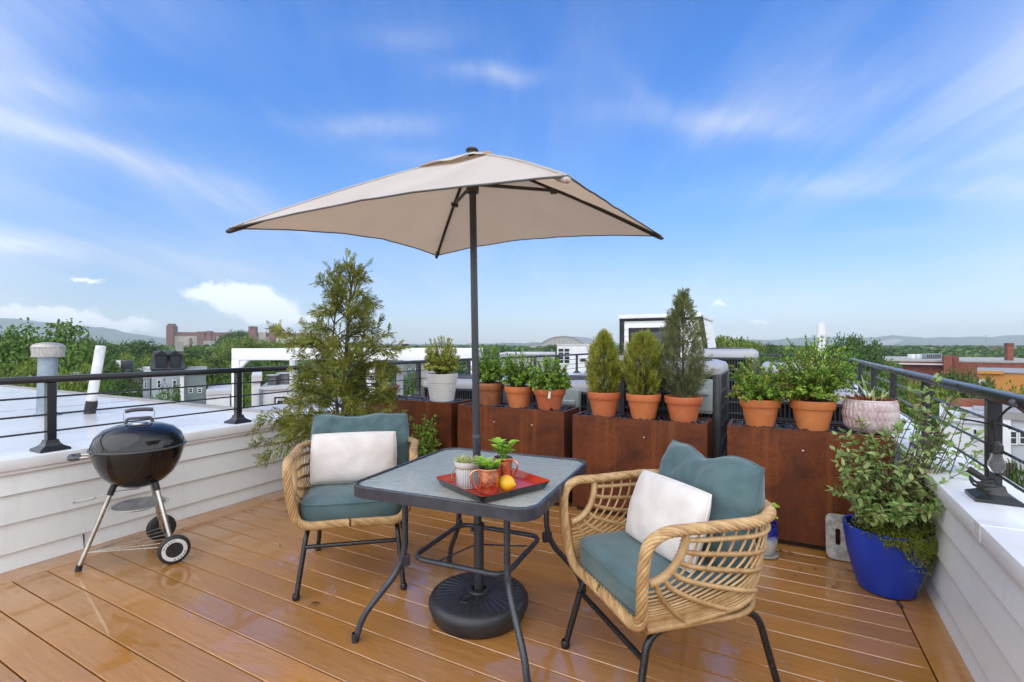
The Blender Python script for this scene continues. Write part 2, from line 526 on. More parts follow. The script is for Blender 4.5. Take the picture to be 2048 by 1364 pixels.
MAT = dict(
    deck=deck_material(), corten=corten_material(), rattan=rattan_material(), glass_top=glass_top_material(), canvas=canvas_material(), siding=siding_material(),
    teal=fabric_material('teal_fabric', (.054, .100, .110), (.090, .150, .160)), white_cloth=fabric_material('white_cotton', (.62, .57, .545), (.72, .68, .65), 4),
    glaze=glaze_material(), pink=mottled_pot_material(),
    underdeck=M('dark_substrate', (.035, .018, .010), .8),
    cap=M('white_cap_metal', (.75, .76, .78), .32, col2=(.61, .62, .64), vs=2.2, rvar=.1),
    fascia=M('white_trim', (.65, .66, .67), .45, col2=(.56, .57, .58), vs=3),
    membrane=M('wet_roof_membrane', (.60, .59, .60), .22, col2=(.49, .48, .50), vs=.7, rvar=.10, bs=5, bstr=.05, bdist=.01),
    membrane2=M('white_roof_coating', (.66, .66, .65), .35, col2=(.52, .52, .51), vs=1.2),
    rail=M('black_powder_coat', (.019, .020, .024), .26, col2=(.015, .016, .019), vs=4, rvar=.05),
    rod=M('wet_steel_rod', (.030, .030, .033), .22, metal=.3, vs=40),
    slate=M('slate_blue_frame', (.036, .039, .052), .30, col2=(.020, .022, .029), vs=16, contrast=(.3, .6), bs=240, bstr=.08, bdist=.001),
    blackpole=M('dark_pole_paint', (.034, .039, .052), .30, col2=(.027, .030, .038), vs=5, rvar=.05),
    blackplastic=M('black_resin', (.028, .029, .034), .42, col2=(.018, .018, .021), vs=9, bs=300, bstr=.18, bdist=.002),
    legblack=M('black_tube', (.012, .012, .014), .30, vs=20),
    brownplastic=M('brown_plastic', (.05, .035, .03), .5),
    rib=M('bronze_rib', (.030, .022, .018), .45),
    hem=M('grey_binding', (.12, .115, .12), .7),
    terracotta=M('terracotta', (.61, .190, .062), .72, col2=(.50, .140, .044), vs=7, bs=120, bstr=.15, bdist=.002, contrast=(.3, .7)),
    terracotta_old=M('damp_terracotta', (.36, .135, .055), .55, col2=(.22, .075, .03), vs=9, bs=120, bstr=.15, bdist=.002),
    soil=M('potting_soil', (.030, .019, .013), .9, col2=(.012, .008, .006), vs=60, bs=90, bstr=.9, bdist=.01),
    pebble=M('black_wet_pebble', (.020, .021, .024), .22, col2=(.045, .045, .05), vs=30),
    white_pot=M('white_ceramic', (.68, .67, .655), .35, col2=(.62, .61, .60), vs=5),
    blue_pot=M('cobalt_glaze', (.010, .052, .46), .33, col2=(.007, .035, .34), vs=5, rvar=.08),
    pad=M('speckled_foam', (.42, .40, .375), .75, col2=(.25, .24, .225), vs=34, contrast=(.42, .62)),
    padline=M('foam_line', (.10, .10, .09), .8),
    ornament=M('bronze_globe', (.32, .27, .25), .28, metal=.7, col2=(.2, .15, .13), vs=20),
    saucer=M('pale_stoneware', (.38, .40, .36), .4),
    enamel=M('black_enamel', (.006, .006, .0075), .09, rvar=.02, vs=4),
    chrome=M('aluminium_tube', (.62, .60, .57), .28, metal=1.0, col2=(.48, .46, .43), vs=12),
    wire=M('zinc_wire', (.50, .48, .44), .35, metal=.9),
    ash=M('burnt_aluminium', (.36, .34, .31), .5, metal=.15, col2=(.20, .19, .175), vs=14),
    greyplastic=M('grey_handle', (.075, .078, .09), .5),
    rubber=M('black_tyre', (.018, .018, .020), .5, vs=30),
    whitewall=M('white_wheel_ring', (.68, .68, .68), .5),
    lettering=M('black_lettering', (.015, .015, .016), .6),
    red_tray=M('red_lacquer', (.50, .040, .014), .16, col2=(.40, .03, .012), vs=3, rvar=.06),
    black_tray=M('black_lacquer', (.012, .012, .013), .2),
    copper=M('hammered_copper', (.86, .40, .24), .20, metal=1.0, col2=(.72, .30, .17), vs=30, bs=95, bstr=.5, bdist=.004, rvar=.08),
    steel_in=M('mug_lining', (.5, .48, .46), .3, metal=.9),
    ribbed=striped_material(), rattan_core=M('rattan_core', (.16, .085, .035), .6),
    twine=M('jute_twine', (.36, .24, .13), .9),
    lemon=M('lemon_rind', (.80, .47, .02), .38, col2=(.72, .36, .01), vs=6, bs=130, bstr=.25, bdist=.002),
    condenser=M('charcoal_louvre', (.055, .056, .064), .42, col2=(.04, .04, .046), vs=8),
    coil=M('condenser_coil', (.014, .014, .016), .6),
    condtop=M('light_grey_lid', (.36, .36, .38), .38, col2=(.30, .30, .32), vs=3),
    breaker=M('grey_green_box', (.36, .42, .42), .42, col2=(.31, .36, .36), vs=4),
    whiteplate=M('white_plate', (.72, .72, .70), .45),
    redlabel=M('red_warning_label', (.50, .06, .04), .5),
    paintwhite=M('white_paint', (.74, .74, .75), .5, col2=(.64, .64, .65), vs=1.5),
    darktrim=M('dark_bronze_trim', (.016, .017, .020), .6, spec=.25),
    pane=M('window_glass', (.035, .045, .055), .06, col2=(.02, .025, .03), vs=2, rvar=.02),
    galv=M('galvanised_duct', (.30, .36, .41), .42, metal=.6, col2=(.22, .27, .31), vs=4),
    alucap=M('weathered_alu', (.52, .49, .46), .45, metal=.5, col2=(.30, .27, .24), vs=14, stretch=(6, 6, .6)),
    pvc=M('white_pvc', (.74, .74, .73), .35),
    boot=M('rubber_boot', (.02, .02, .02), .6),
    brick=M('red_brick', (.25, .075, .045), .8, col2=(.17, .05, .033), vs=2, bs=30, bstr=.3),
    brick_far=M('old_red_brick', (.19, .090, .068), .85, col2=(.15, .068, .052), vs=.12),  # redness cut in the colour to imitate haze over the far armoury
    pale_stone=M('pale_stucco', (.46, .42, .36), .8, col2=(.38, .34, .29), vs=.3),
    concrete=M('grey_concrete', (.36, .35, .335), .8, col2=(.27, .265, .255), vs=.8),
    flatroof=M('grey_flat_roof', (.30, .29, .285), .6, col2=(.21, .20, .20), vs=.5),
    whiteroof=M('white_flat_roof', (.62, .61, .61), .4, vs=.6),
    darkshingle=M('black_slate_shingle', (.030, .031, .038), .55, col2=(.018, .018, .022), vs=4, stretch=(1, 1, 6)),
    greyhouse=M('grey_green_render', (.17, .21, .21), .7, vs=1),
    bluehouse=M('pale_blue_render', (.36, .41, .46), .7, vs=1),
    greyside=M('pale_grey_clapboard', (.46, .47, .49), .6, col2=(.38, .39, .41), vs=1, stretch=(.3, .3, 24)),
    ochre=M('ochre_render', (.55, .26, .06), .8, col2=(.44, .19, .045), vs=.4),
    bark=M('bark', (.075, .058, .044), .9, col2=(.045, .034, .026), vs=20, stretch=(1, 1, .3)),
    twig=M('brown_twig', (.10, .052, .026), .8),
    ground=M('town_ground', (.085, .10, .055), .9, col2=(.13, .12, .11), vs=.02, contrast=(.42, .58)),
    hill=M('wooded_hill', (.050, .085, .036), .95, col2=(.030, .058, .026), vs=.012),
    cable=M('black_cable', (.015, .015, .015), .5),
    dead=M('dead_leaf', (.055, .030, .016), .7),
)
def weather_pot(m):
    """each pot fired a little differently, with chalky bloom toward its rim and foot"""
    nt = m.node_tree; N, L = nt.nodes, nt.links; P = N['Principled BSDF']
    src = P.inputs['Base Color'].links[0].from_socket
    oi = N.new('ShaderNodeObjectInfo'); tc = N.new('ShaderNodeTexCoord').outputs['Object']
    hs = N.new('ShaderNodeHueSaturation')
    for s_, a, b in (('Hue', .488, .508), ('Value', .82, 1.12)):
        mr = N.new('ShaderNodeMapRange'); L.new(oi.outputs['Random'], mr.inputs[0]); mr.inputs[3].default_value = a; mr.inputs[4].default_value = b; L.new(mr.outputs[0], hs.inputs[s_])
    L.new(src, hs.inputs['Color'])
    r = ramp(N, [(.54, 0.0), (.78, .22)]); L.new(noise_tex(N, L, tc, 11, 7, .7, 1.0, (1, 1, 1.6)), r.inputs[0])
    L.new(mix_col(N, L, r.outputs[0], hs.outputs[0], (.62, .42, .30)), P.inputs['Base Color'])
weather_pot(MAT['terracotta']); weather_pot(MAT['terracotta_old'])
_b, _nt, _P, _N, _L = nodes_of('bulb_glass')
_P.inputs['Transmission Weight'].default_value = .92; _P.inputs['Roughness'].default_value = .04; _P.inputs['Base Color'].default_value = (.92, .93, .92, 1); _P.inputs['IOR'].default_value = 1.2
MAT['bulb'] = _b
LF = dict(
    thuja_big=leaf_mat('arborvitae_olive', (.085, .105, .018), (.20, .225, .036), (.40, .355, .070), .3, .55, 5),
    thuja=leaf_mat('arborvitae_gold', (0.1380, 0.1725, 0.0230), (0.3105, 0.3392, 0.0460), (0.5290, 0.4830, 0.0862), .3, .55, 14),
    thuja_dark=leaf_mat('arborvitae_dusty', (.085, .105, .045), (.165, .19, .075), (.30, .30, .11), .3, .55, 12),
    box=leaf_mat('boxwood_green', (0.0813, 0.1688, 0.0225), (0.2000, 0.3625, 0.0425), (0.4000, 0.5500, 0.0875), .28, .38, 14),
    box_yellow=leaf_mat('boxwood_yellow', (0.1760, 0.2090, 0.0275), (0.3630, 0.3960, 0.0550), (0.6160, 0.5720, 0.1320), .28, .42, 14),
    vine=leaf_mat('honeysuckle_leaf', (0.1277, 0.2117, 0.0504), (0.2447, 0.3622, 0.0952), (0.4469, 0.5174, 0.2240), .3, .36, 9),
    moss=leaf_mat('creeping_thyme', (.10, .13, .022), (.22, .28, .04), (.40, .38, .09), .25, .6, 14),
    bright=leaf_mat('mint_leaf', (.17, .36, .03), (.31, .54, .06), (.46, .66, .12), .35, .4, 20),
    succ=leaf_mat('succulent_leaf', (.30, .38, .12), (.48, .52, .22), (.60, .58, .32), .2, .4, 30),
    brown=leaf_mat('dried_bracts', (.12, .030, .012), (.24, .065, .022), (.38, .13, .05), .2, .7, 30),
    pale=leaf_mat('striped_shoot', (.25, .36, .08), (.45, .52, .18), (.62, .64, .36), .3, .5, 30),
    tree_mid=leaf_mat('maple_green', (0.0440, 0.0960, 0.0112), (0.0920, 0.1800, 0.0192), (0.1760, 0.2720, 0.0360), .25, .55, .5),
    tree_dark=leaf_mat('oak_dark_green', (0.0306, 0.0723, 0.0136), (0.0638, 0.1318, 0.0204), (0.1190, 0.1913, 0.0340), .22, .55, .5),
    tree_light=leaf_mat('locust_lime', (0.0840, 0.1320, 0.0144), (0.1600, 0.2320, 0.0256), (0.2720, 0.3360, 0.0520), .3, .55, .5),
    tree_far=leaf_mat('far_canopy_green', (.045, .095, .020), (.085, .160, .030), (.16, .235, .045), .2, .7, .02),
)
# ----------------------------------------------------- deck, parapets, rails
def build_deck():
    o0 = W(0, 0)
    b = MB(); bmats = []
    p = .1397; g = .006
    k0 = 1.019
    u = k0 - 26 * p
    while u < 4.02:
        b.box(-3.552, .541, u + g / 2, u + p - g / 2, -.025, 0, .0022, seg=1)
        u += p
    ML = Matrix.Translation(Vector((-3.558, 0, 0)))
    b.box(-3.762, -3.558, -2.6, 4.02, -.025, 0, .0022, seg=1)
    b.box(.547, .742, -2.6, 4.02, -.025, 0, .0022, seg=1)
    o = b.build('deck_floor', MAT['deck'], None, 30)
    o.rotation_euler = (0, 0, -PHI); tag(o, kind='structure')
    s = MB().box(-3.9, .86, -2.7, 4.02, -.06, -.029).build('deck_substrate', MAT['underdeck'], None, 0)
    s.rotation_euler = (0, 0, -PHI); tag(s, kind='structure')
    m = MB().box(-3.99, 1.6, 4.02, 12.6, -.10, -.02).build('roof_membrane', MAT['membrane2'], None, 0)
    m.rotation_euler = (0, 0, -PHI); tag(m, kind='structure')


def lap_wall(name, label, loc, rz, sgn, y0, y1, seamed=None):
    """low parapet: lap siding on its inner face (x=0), a metal cap over it; sgn = +1 when the outside is +x"""
    t = empty(name, loc, rz, label, 'parapet wall')
    b = MB()
    zs = [0.0, .097, .260, .420, .548]
    for a, c in zip(zs, zs[1:]):
        xb, xt = -.016 * sgn, -.001 * sgn
        c -= .0042
        vs = [(xb, y0, a + .001), (xt, y0, c), (.02 * sgn, y0, c), (.02 * sgn, y0, a + .001)]
        vs += [(x, y1, z) for x, _, z in vs]
        b.add(vs, [(0, 1, 2, 3), (7, 6, 5, 4), (0, 4, 5, 1), (1, 5, 6, 2), (2, 6, 7, 3), (3, 7, 4, 0)])
    b.build('siding', MAT['siding'], t, 0)
    x = sorted((.022 * sgn, .26 * sgn))
    MB().box(x[0], x[1], y0, y1, GZ, .545).build('wall_core', MAT['fascia'], t, 0)
    x = sorted((-.020 * sgn, .02 * sgn))
    MB().box(x[0], x[1], y0, y1, .532, .556, .003, seg=1).build('trim_strip', MAT['cap'], t, 30)
    x = sorted((-.030 * sgn, .28 * sgn))
    cp = MB().box(x[0], x[1], y0, y1, .5565, .62, .004, seg=2).build('coping', MAT['cap'], t, 30)
    for k in range(6):
        y = 1.32 + 2.44 * k if sgn > 0 else .62 + 2.44 * k
        if y0 < y < y1: MB().box(x[0] - .0015, x[1] + .0015, y - .035, y + .035, .555, .6215, .003, seg=1).build('coping_joint', MAT['cap'], cp, 30)
    j = MB().box(*sorted((-.0165 * sgn, .01 * sgn)), .39, .3925, .004, .088).build('butt_joint', MAT['darktrim'], t, 0)
    return t


def railing(name, label, loc, rz, posts, y0, y1, z_base=.62, rods=(.735, .837, .943), ztop=1.07):
    t = empty(name, loc, rz, label, 'railing')
    MB().box(-.026, .026, y0, y1, ztop - .04, ztop, .004).build('top_rail', MAT['rail'], t, 30)
    for z in rods:
        r = MB().tube([(0, y0, z), (0, (y0 + y1) / 2, z), (0, y1, z)], .0058, 8).build('rod', MAT['rod'], t, 60)
        d = MB()
        for _ in range(int((y1 - y0) * 16)):
            y = random.uniform(y0, y1)
            if random.random() < .75:
                d.lathe([(0, z - .0105), (.0022, z - .009), (.0026, z - .0075), (.0018, z - .0055)], 5, (0, y))
        d.build('water_drops', MAT['bulb'], r, 60)['kind'] = 'stuff'
    first = None
    for y in posts:
        if first is None:
            p = MB().box(-.0225, .0225, -.0225, .0225, z_base, ztop - .0405, .003, seg=1).build('post', MAT['rail'], t, 30)
            q = math.sqrt(2)
            fl = MB().lathe([(.005, z_base), (.072 * q, z_base), (.072 * q, z_base + .014), (.066 * q, z_base + .018), (.045 * q, z_base + .030), (.034 * q, z_base + .045), (.029 * q, z_base + .064), (.0225 * q, z_base + .066)], 4, rot=math.pi / 4)
            fl.build('base_flange', MAT['rail'], p, 12)
            first = p
        else:
            p = copy_tree(first, t)
        p.location = (0, y, 0)
    return t


build_deck()
RZL = -PHI + .02
RZR = -PHI - .037
lap_wall('parapet_wall', 'low white lap-sided parapet wall behind the black kettle grill', W(1, -3.748), RZL, -1, -3.6, 11.5)
lap_wall('parapet_wall', 'low white lap-sided parapet wall beside the cobalt blue pot', W(1, .628), RZR, 1, -2.6, 11.4)
railing('railing', 'black metal railing on the parapet behind the kettle grill', W(1, -3.845), RZL, [-.915 + 1.185 * k for k in range(10)], -3.4, 11.3)
railing('railing', 'black metal railing on the parapet behind the blue pot and leafy vine', W(1, .735), RZR, [.5, 1.685, 2.87, 4.055, 5.24, 6.425, 7.61, 8.8, 10.0, 11.2], -1.6, 11.3)
t = railing('railing', 'thin far railing across the roof behind the condensers', W(12.35, -4.0), -PHI - math.pi / 2, [.2, 1.7, 3.2, 4.7], 0, 5.05, z_base=0, rods=(.3, .5, .7, .88))


# ------------------------------------------------------------------ planters
def planter(label, v0, v1, h, holes, depth=.335, uf=3.487):
    t = empty('corten_planter', W(uf, (v0 + v1) / 2), -PHI, label, 'planter', 'rusted steel planters in a row')
    w = (v1 - v0) / 2
    th = .004
    b = MB()
    b.box(-w, w, 0, th, .035, h); b.box(-w, w, depth - th, depth, .035, h)
    b.box(-w, -w + th, th + .0005, depth - th - .0005, .035, h); b.box(w - th, w, th + .0005, depth - th - .0005, .035, h)
    # folded lip round the opening
    l = .022
    b.box(-w + th, w - th, th + .0005, l, h - .004, h - .0005); b.box(-w + th, w - th, depth - l, depth - th - .0005, h - .004, h - .0005)
    b.box(-w + th + .0005, -w + l, l + .0005, depth - l - .0005, h - .004, h - .0005); b.box(w - l, w - th - .0005, l + .0005, depth - l - .0005, h - .004, h - .0005)
    b.build('shell', MAT['corten'], t, 0)
    MB().box(-w + .03, w - .03, .03, depth - .02, 0.001, .034).build('plinth', MAT['underdeck'], t, 0)
    MB().box(-w + th, w - th, th, depth - th, .2, h - .028).build('fill', MAT['soil'], t, 0)
    g = MB()
    n = 330
    for _ in range(n):
        x = random.uniform(-w + .02, w - .02); y = random.uniform(.02, depth - .02); s = random.uniform(.009, .018)
        Mx = Matrix.Translation((x, y, h - .022 + random.uniform(0, .018))) @ Matrix.Rotation(random.uniform(0, 6.3), 4, 'Z') @ Matrix.Rotation(random.uniform(-.5, .5), 4, 'X') @ Matrix.Diagonal((s * random.uniform(1, 1.6), s, s * .6, 1))
        g.lathe([(0, -1), (.75, -.6), (1, 0), (.7, .65), (0, 1)], 6, M=Mx)
    o = g.build('pebbles', MAT['pebble'], t, 50); o['kind'] = 'stuff'
    for x, z in holes:  # pale dots painted in for the light showing through the drain holes
        MB().lathe([(0, .0035), (.0045, .003), (.005, 0)], 10, M=Matrix.Translation((x, -.0005, z)) @ Matrix.Rotation(math.pi / 2, 4, 'X')).build('lit_drain_hole', MAT['whiteplate'], t, 60)
    return t


P1 = planter('rusted steel planter under the white ribbed pot and conifer branches', -3.49, -2.475, .750, [])
P2 = planter('rusted steel planter holding three terracotta pots of boxwood behind the parasol pole', -2.405, -1.415, .742, [(-.13, .62), (.22, .62)])
P3 = planter('rusted steel planter holding three terracotta pots of upright conifers', -1.345, -.385, .724, [(.06, .60)])
P4 = planter('rusted steel planter behind the blue pot holding the pink pot', -.262, .615, .728, [(-.01, .605)])


# ------------------------------------------------------- rooftop condensers
def condenser(label, v0, v1, u0, u1, z0, z1, box=None, sticker=None, legs=True):
    t = empty('condenser_unit', W((u0 + u1) / 2, (v0 + v1) / 2, 0), -PHI, label, 'air conditioner', 'charcoal rooftop condensers')
    w = (v1 - v0) / 2; d = (u1 - u0) / 2
    zt = z1 - .10
    MB().box(-w + .03, w - .03, -d + .03, d - .03, z0 + .03, zt - .002).build('coil', MAT['coil'], t, 0)
    b = MB()
    for sx in (-1, 1):
        for sy in (-1, 1):
            b.box(sx * w - .03, sx * w + .03, sy * d - .03, sy * d + .03, z0, zt, .012, seg=2)
    n = int(w * 2 / .028)
    for k in range(1, n):
        x = -w + 2 * w * k / n
        b.box(x - .004, x + .004, -d - .012, -d + .01, z0 + .05, zt); b.box(x - .004, x + .004, d - .01, d + .012, z0 + .05, zt)
    n2 = int(d * 2 / .028)
    for k in range(1, n2):
        y = -d + 2 * d * k / n2
        b.box(-w - .012, -w + .01, y - .004, y + .004, z0 + .05, zt); b.box(w - .01, w + .012, y - .004, y + .004, z0 + .05, zt)
    nz = max(3, int((zt - z0) / .125))
    for k in range(nz + 1):
        z = z0 + .03 + (zt - z0 - .04) * k / nz
        b.box(-w - .016, w + .016, -d - .018, -d - .004, z - .011, z + .011); b.box(-w - .016, w + .016, d + .004, d + .018, z - .011, z + .011)
        b.box(-w - .018, -w - .004, -d - .003, d + .003, z - .011, z + .011); b.box(w + .004, w + .018, -d - .003, d + .003, z - .011, z + .011)
    b.box(-w - .02, w + .02, -d - .02, d + .02, z0 - .03, z0 + .02, .008)
    b.build('louvre_cage', MAT['condenser'], t, 30)
    # domed lid with a wire fan guard
    lid = MB()
    def ring(s, z, r): return [Vector((x, y, z)) for x, y in rounded_rect(2 * (w + .025) * s, 2 * (d + .025) * s, r, 5)]
    rings = [ring(1, zt + .001, .06), ring(1, zt + .045, .06), ring(.96, zt + .075, .08), ring(.84, zt + .098, .2), ring(.78, zt + .094, .3), ring(.76, zt + .06, .3)]
    loft(lid, rings, cap=True)
    ld = lid.build('lid', MAT['condtop'], t, 35)
    gd = MB()
    rm = min(w, d) * .80
    for k in range(1, 11):
        r = rm * k / 10
        gd.tube([(r * math.cos(a) * (w / min(w, d) if 1 else 1), r * math.sin(a), zt + .100 + .012 * (1 - (k / 10) ** 2)) for a in np.linspace(0, 2 * math.pi, 33)[:-1]], .0035, 4, closed=True)
    for k in range(8):
        a = math.pi * k / 8
        gd.tube([(rm * math.cos(a) * w / min(w, d), rm * math.sin(a), zt + .100), (0, 0, zt + .108), (-rm * math.cos(a) * w / min(w, d), -rm * math.sin(a), zt + .100)], .004, 4)
    gd.build('fan_guard', MAT['condenser'], t, 60)
    if legs and z0 > .05:
        lb = MB()
        for y in (-d + .08, d - .08):
            lb.box(-w - .02, w + .02, y - .03, y + .03, -.018, z0 - .0305)
        lb.build('stand', MAT['condtop'], t, 0)
    if box:
        x, z, bw, bh = box
        MB().box(x - bw / 2, x + bw / 2, -d - .10, -d - .02, z - bh / 2, z + bh / 2, .006).build('disconnect_box', MAT['breaker'], t, 30)
        o = MB().box(x - bw / 2 - .006, x + bw / 2 + .006, -d - .115, -d - .1005, z - bh / 2 + .02, z + bh / 2 + .008, .005)
        o.box(x - bw * .38, x + bw * .38, -d - .142, -d - .115, z + bh * .05, z + bh * .22, .011, seg=3)
        o.build('box_cover', MAT['breaker'], t, 30)
    if sticker:
        x, z, bw, bh = sticker
        MB().box(x - bw / 2, x + bw / 2, -d - .0225, -d - .0205, z - bh / 2, z + bh / 2).build('warning_label', MAT['redlabel'], t, 0)
        MB().box(x - bw * .4, x + bw * .4, -d - .0245, -d - .0228, z - bh * .25, z + bh * .2).build('label_panel', MAT['whiteplate'], t, 0)
    return t


def rounded_rect(w, h, r, n=4):
    out = []
    r = min(r, w / 2, h / 2)
    for cx, cy, a0 in ((w / 2 - r, h / 2 - r, 0), (-w / 2 + r, h / 2 - r, 90), (-w / 2 + r, -h / 2 + r, 180), (w / 2 - r, -h / 2 + r, 270)):
        for k in range(n + 1):
            a = R(a0 + 90 * k / n)
            out.append((cx + r * math.cos(a), cy + r * math.sin(a)))
    return out


def loft(mb, rings, cap=True, capstart=False):
    n = len(rings[0])
    vs = [p for r in rings for p in r]
    fs = []
    for i in range(len(rings) - 1):
        for k in range(n):
            l = (k + 1) % n
            fs.append((i * n + k, i * n + l, (i + 1) * n + l, (i + 1) * n + k))
    if cap: fs.append(tuple((len(rings) - 1) * n + k for k in range(n)))
    if capstart: fs.append(tuple(range(n - 1, -1, -1)))
    mb.add(vs, fs)


condenser('charcoal condenser behind the white ribbed pot with grey-green switch box', -3.40, -2.56, 4.28, 5.1, .06, .90, box=(.40, .70, .12, .30))
condenser('low charcoal condenser behind the three boxwood pots', -2.31, -1.45, 4.20, 5.05, .06, .93, box=(.27, .70, .17, .30))
condenser('tall charcoal condenser between two planters behind the dusty conifer', -1.10, -.37, 3.97, 4.75, .04, 1.135, box=(.265, .87, .15, .25))
condenser('wide charcoal condenser with fan grille behind the two loose boxwood pots', -.03, .545, 4.22, 5.0, .04, .93)
condenser('far condenser with pale lid against the thin railing', -.78, -.17, 6.0, 6.7, .10, 1.22)
condenser('small condenser with red warning label beyond the wide one', -.08, .40, 5.65, 6.3, .06, 1.08, sticker=(.05, .83, .22, .09))
condenser('distant condenser with brown grille beside the white office block', -2.55, -1.75, 7.6, 8.3, .10, 1.10, sticker=(.36, .72, .2, .09))

t = empty('equipment_cabinet', W(4.35, -1.30), -PHI, 'tall dark cabinet marked with a black 7 on a white plate', 'cabinet')
MB().box(-.01, .30, 0, .12, .0, 1.10, .01).build('cabinet_body', MAT['condenser'], t, 30)
MB().box(-.02, .31, -.012, .14, 1.101, 1.145, .016).build('cabinet_cap', MAT['condtop'], t, 30)
MB().box(.055, .16, -.006, -.001, .875, 1.045, .001, seg=1).build('number_plate', MAT['whiteplate'], t, 0)


def text_mesh(body, size, extrude, name, mat, parent):
    cu = bpy.data.curves.new('txt', 'FONT')
    cu.body = body; cu.size = size; cu.extrude = extrude; cu.align_x = 'CENTER'; cu.align_y = 'CENTER'
    to = bpy.data.objects.new('txt', cu); COL.objects.link(to)
    dg = bpy.context.evaluated_depsgraph_get(); dg.update()
    me = bpy.data.meshes.new_from_object(to.evaluated_get(dg))
    bpy.data.objects.remove(to); bpy.data.curves.remove(cu)
    me.name = name; me.materials.clear()
    return link_mesh(name, me, mat, parent)


o = text_mesh('7', .17, .001, 'number', MAT['lettering'], t)
o.location = (.108, -.0075, .960); o.rotation_euler = (math.pi / 2, 0, 0); o.scale = (1.15, 1, 1)

# stair bulkhead on the roof
t = empty('stair_bulkhead', W(9.9, -2.03), -PHI, 'white clapboard stair bulkhead with dark trim and one dark window', 'bulkhead')
w0, w1, d = -.74, .82, 2.2
prof = [(w0, -.018), (w1 + .12, -.018), (w1 + .12, .9), (w1 - .02, 1.80), (w0, 1.86)]
b = MB()
b.add([(x, 0, z) for x, z in prof] + [(x, d, z) for x, z in prof], [(4, 3, 2, 1, 0), (5, 6, 7, 8, 9)] + [(i, (i + 1) % 5, 5 + (i + 1) % 5, 5 + i) for i in range(5)])
b.build('wall', MAT['paintwhite'], t, 0)
b = MB()
for k in range(13):
    z = .05 + k * .14
    if not .98 < z < .0: b.add([(w0 + .06, -.012, z), (w1 - .05 + max(0, (.9 - z)) * 0, -.012, z), (w1 - .05, -.003, z + .135), (w0 + .06, -.003, z + .135)], [(0, 1, 2, 3)])
b.build('clapboards', MAT['paintwhite'], t, 0)
b = MB()
b.box(w0 - .012, w0 + .085, -.022, .05, -.015, 1.752, .003); b.box(w0 - .012, w1 + .0, -.024, .05, 1.753, 1.81, .002)
b.tube([(w1 + .0, -.012, 1.80), (w1 + .135, -.012, .9), (w1 + .135, -.012, 0)], .045, 4)
b.build('trim', MAT['darktrim'], t, 30)
MB().box(w0 - .03, w1 + .01, -.045, d + .03, 1.811, 1.885, .006).build('roof', MAT['paintwhite'], t, 30)
wn = MB().box(-.56, .45, -.03, .02, .80, 1.62, .004).build('window', MAT['darktrim'], t, 30)
MB().box(-.47, .37, -.0335, -.0302, .88, 1.53).build('pane', MAT['pane'], wn, 0)


# ---------------------------------------- neighbouring roof on the grill side
m = MB().box(-23, -4.02, -9, 5.85, -.6, -.02)
for k in range(7): m.box(-22.9, -4.03, -8.2 + 2.0 * k, -8.08 + 2.0 * k, -.019, -.0165)
m.box(-13.2, -13.08, -8.9, 5.8, -.0162, -.0145)
m = m.build('neighbour_roof', MAT['membrane'], None, 0)
m.rotation_euler = (0, 0, -PHI); tag(m, kind='structure')
m = MB()
m.box(-23, -4.02, 5.851, 5.95, -.6, .03, .01); m.box(-23.1, -23.001, -9, 5.95, -.6, .03, .01)
o = m.build('roof_edge', MAT['flatroof'], None, 30); o.rotation_euler = (0, 0, -PHI); tag(o, kind='structure')
m = MB().box(-10.5, -4.10, 5.97, 9.5, -.9, -.16).build('lower_roof', MAT['whiteroof'], None, 0)
m.rotation_euler = (0, 0, -PHI); tag(m, kind='structure')
m = MB().box(-23, -4.1, -9, 9.4, GZ, -.91).build('rowhouse_block', MAT['brick'], None, 0)
m.rotation_euler = (0, 0, -PHI); tag(m, kind='structure')

t = empty('flue_pipe', (-8.52, 8.86, -.02), 0, 'galvanised flue pipe with a weathered mushroom cap on the wet roof', 'flue pipe')
MB().tube([(.02, 0, 0), (.055, 0, 1.12)], .138, 24).build('pipe', MAT['galv'], t, 40)
b = MB().lathe([(.13, 1.08), (.235, 1.07), (.24, 1.085), (.225, 1.095), (.235, 1.23)], 40, (.06, 0), wob=lambda a, z: 1 + .012 * math.sin(a * 40)).build('louvred_collar', MAT['alucap'], t, 30)
MB().lathe([(.232, 1.231), (.24, 1.25), (.215, 1.29), (.15, 1.322), (.07, 1.335), (0, 1.338)], 32, (.06, 0)).build('cap', MAT['alucap'], t, 40)
MB().lathe([(.22, 0.001), (.18, .03), (.14, .06)], 24, (.022, 0)).build('flashing', MAT['galv'], t, 40)
t = empty('vent_pipe', (-7.93, 9.13, -.02), 0, 'slanting white vent pipe with black rubber boot on the wet roof', 'vent pipe')
MB().tube([(.015, 0, .22), (.20, 0, 1.27)], .080, 20).build('pipe', MAT['pvc'], t, 40)
MB().tube([(-.01, 0, 0), (-.005, 0, .07), (.018, 0, .14), (.03, 0, .24)], [.092, .088, .095, .088], 18).build('rubber_boot', MAT['boot'], t, 40)
t = empty('vent_pipe', at(1640, 760, 7.4) - Vector((0, 0, .75)), 0, 'plain white vent pipe rising behind the loose boxwood', 'vent pipe')
MB().tube([(0, 0, 0), (.02, 0, 1.62)], .058, 18).build('pipe', MAT['pvc'], t, 40)
MB().tube([(0, 0, 0), (0, 0, .18)], .07, 18).build('collar', MAT['boot'], t, 40)

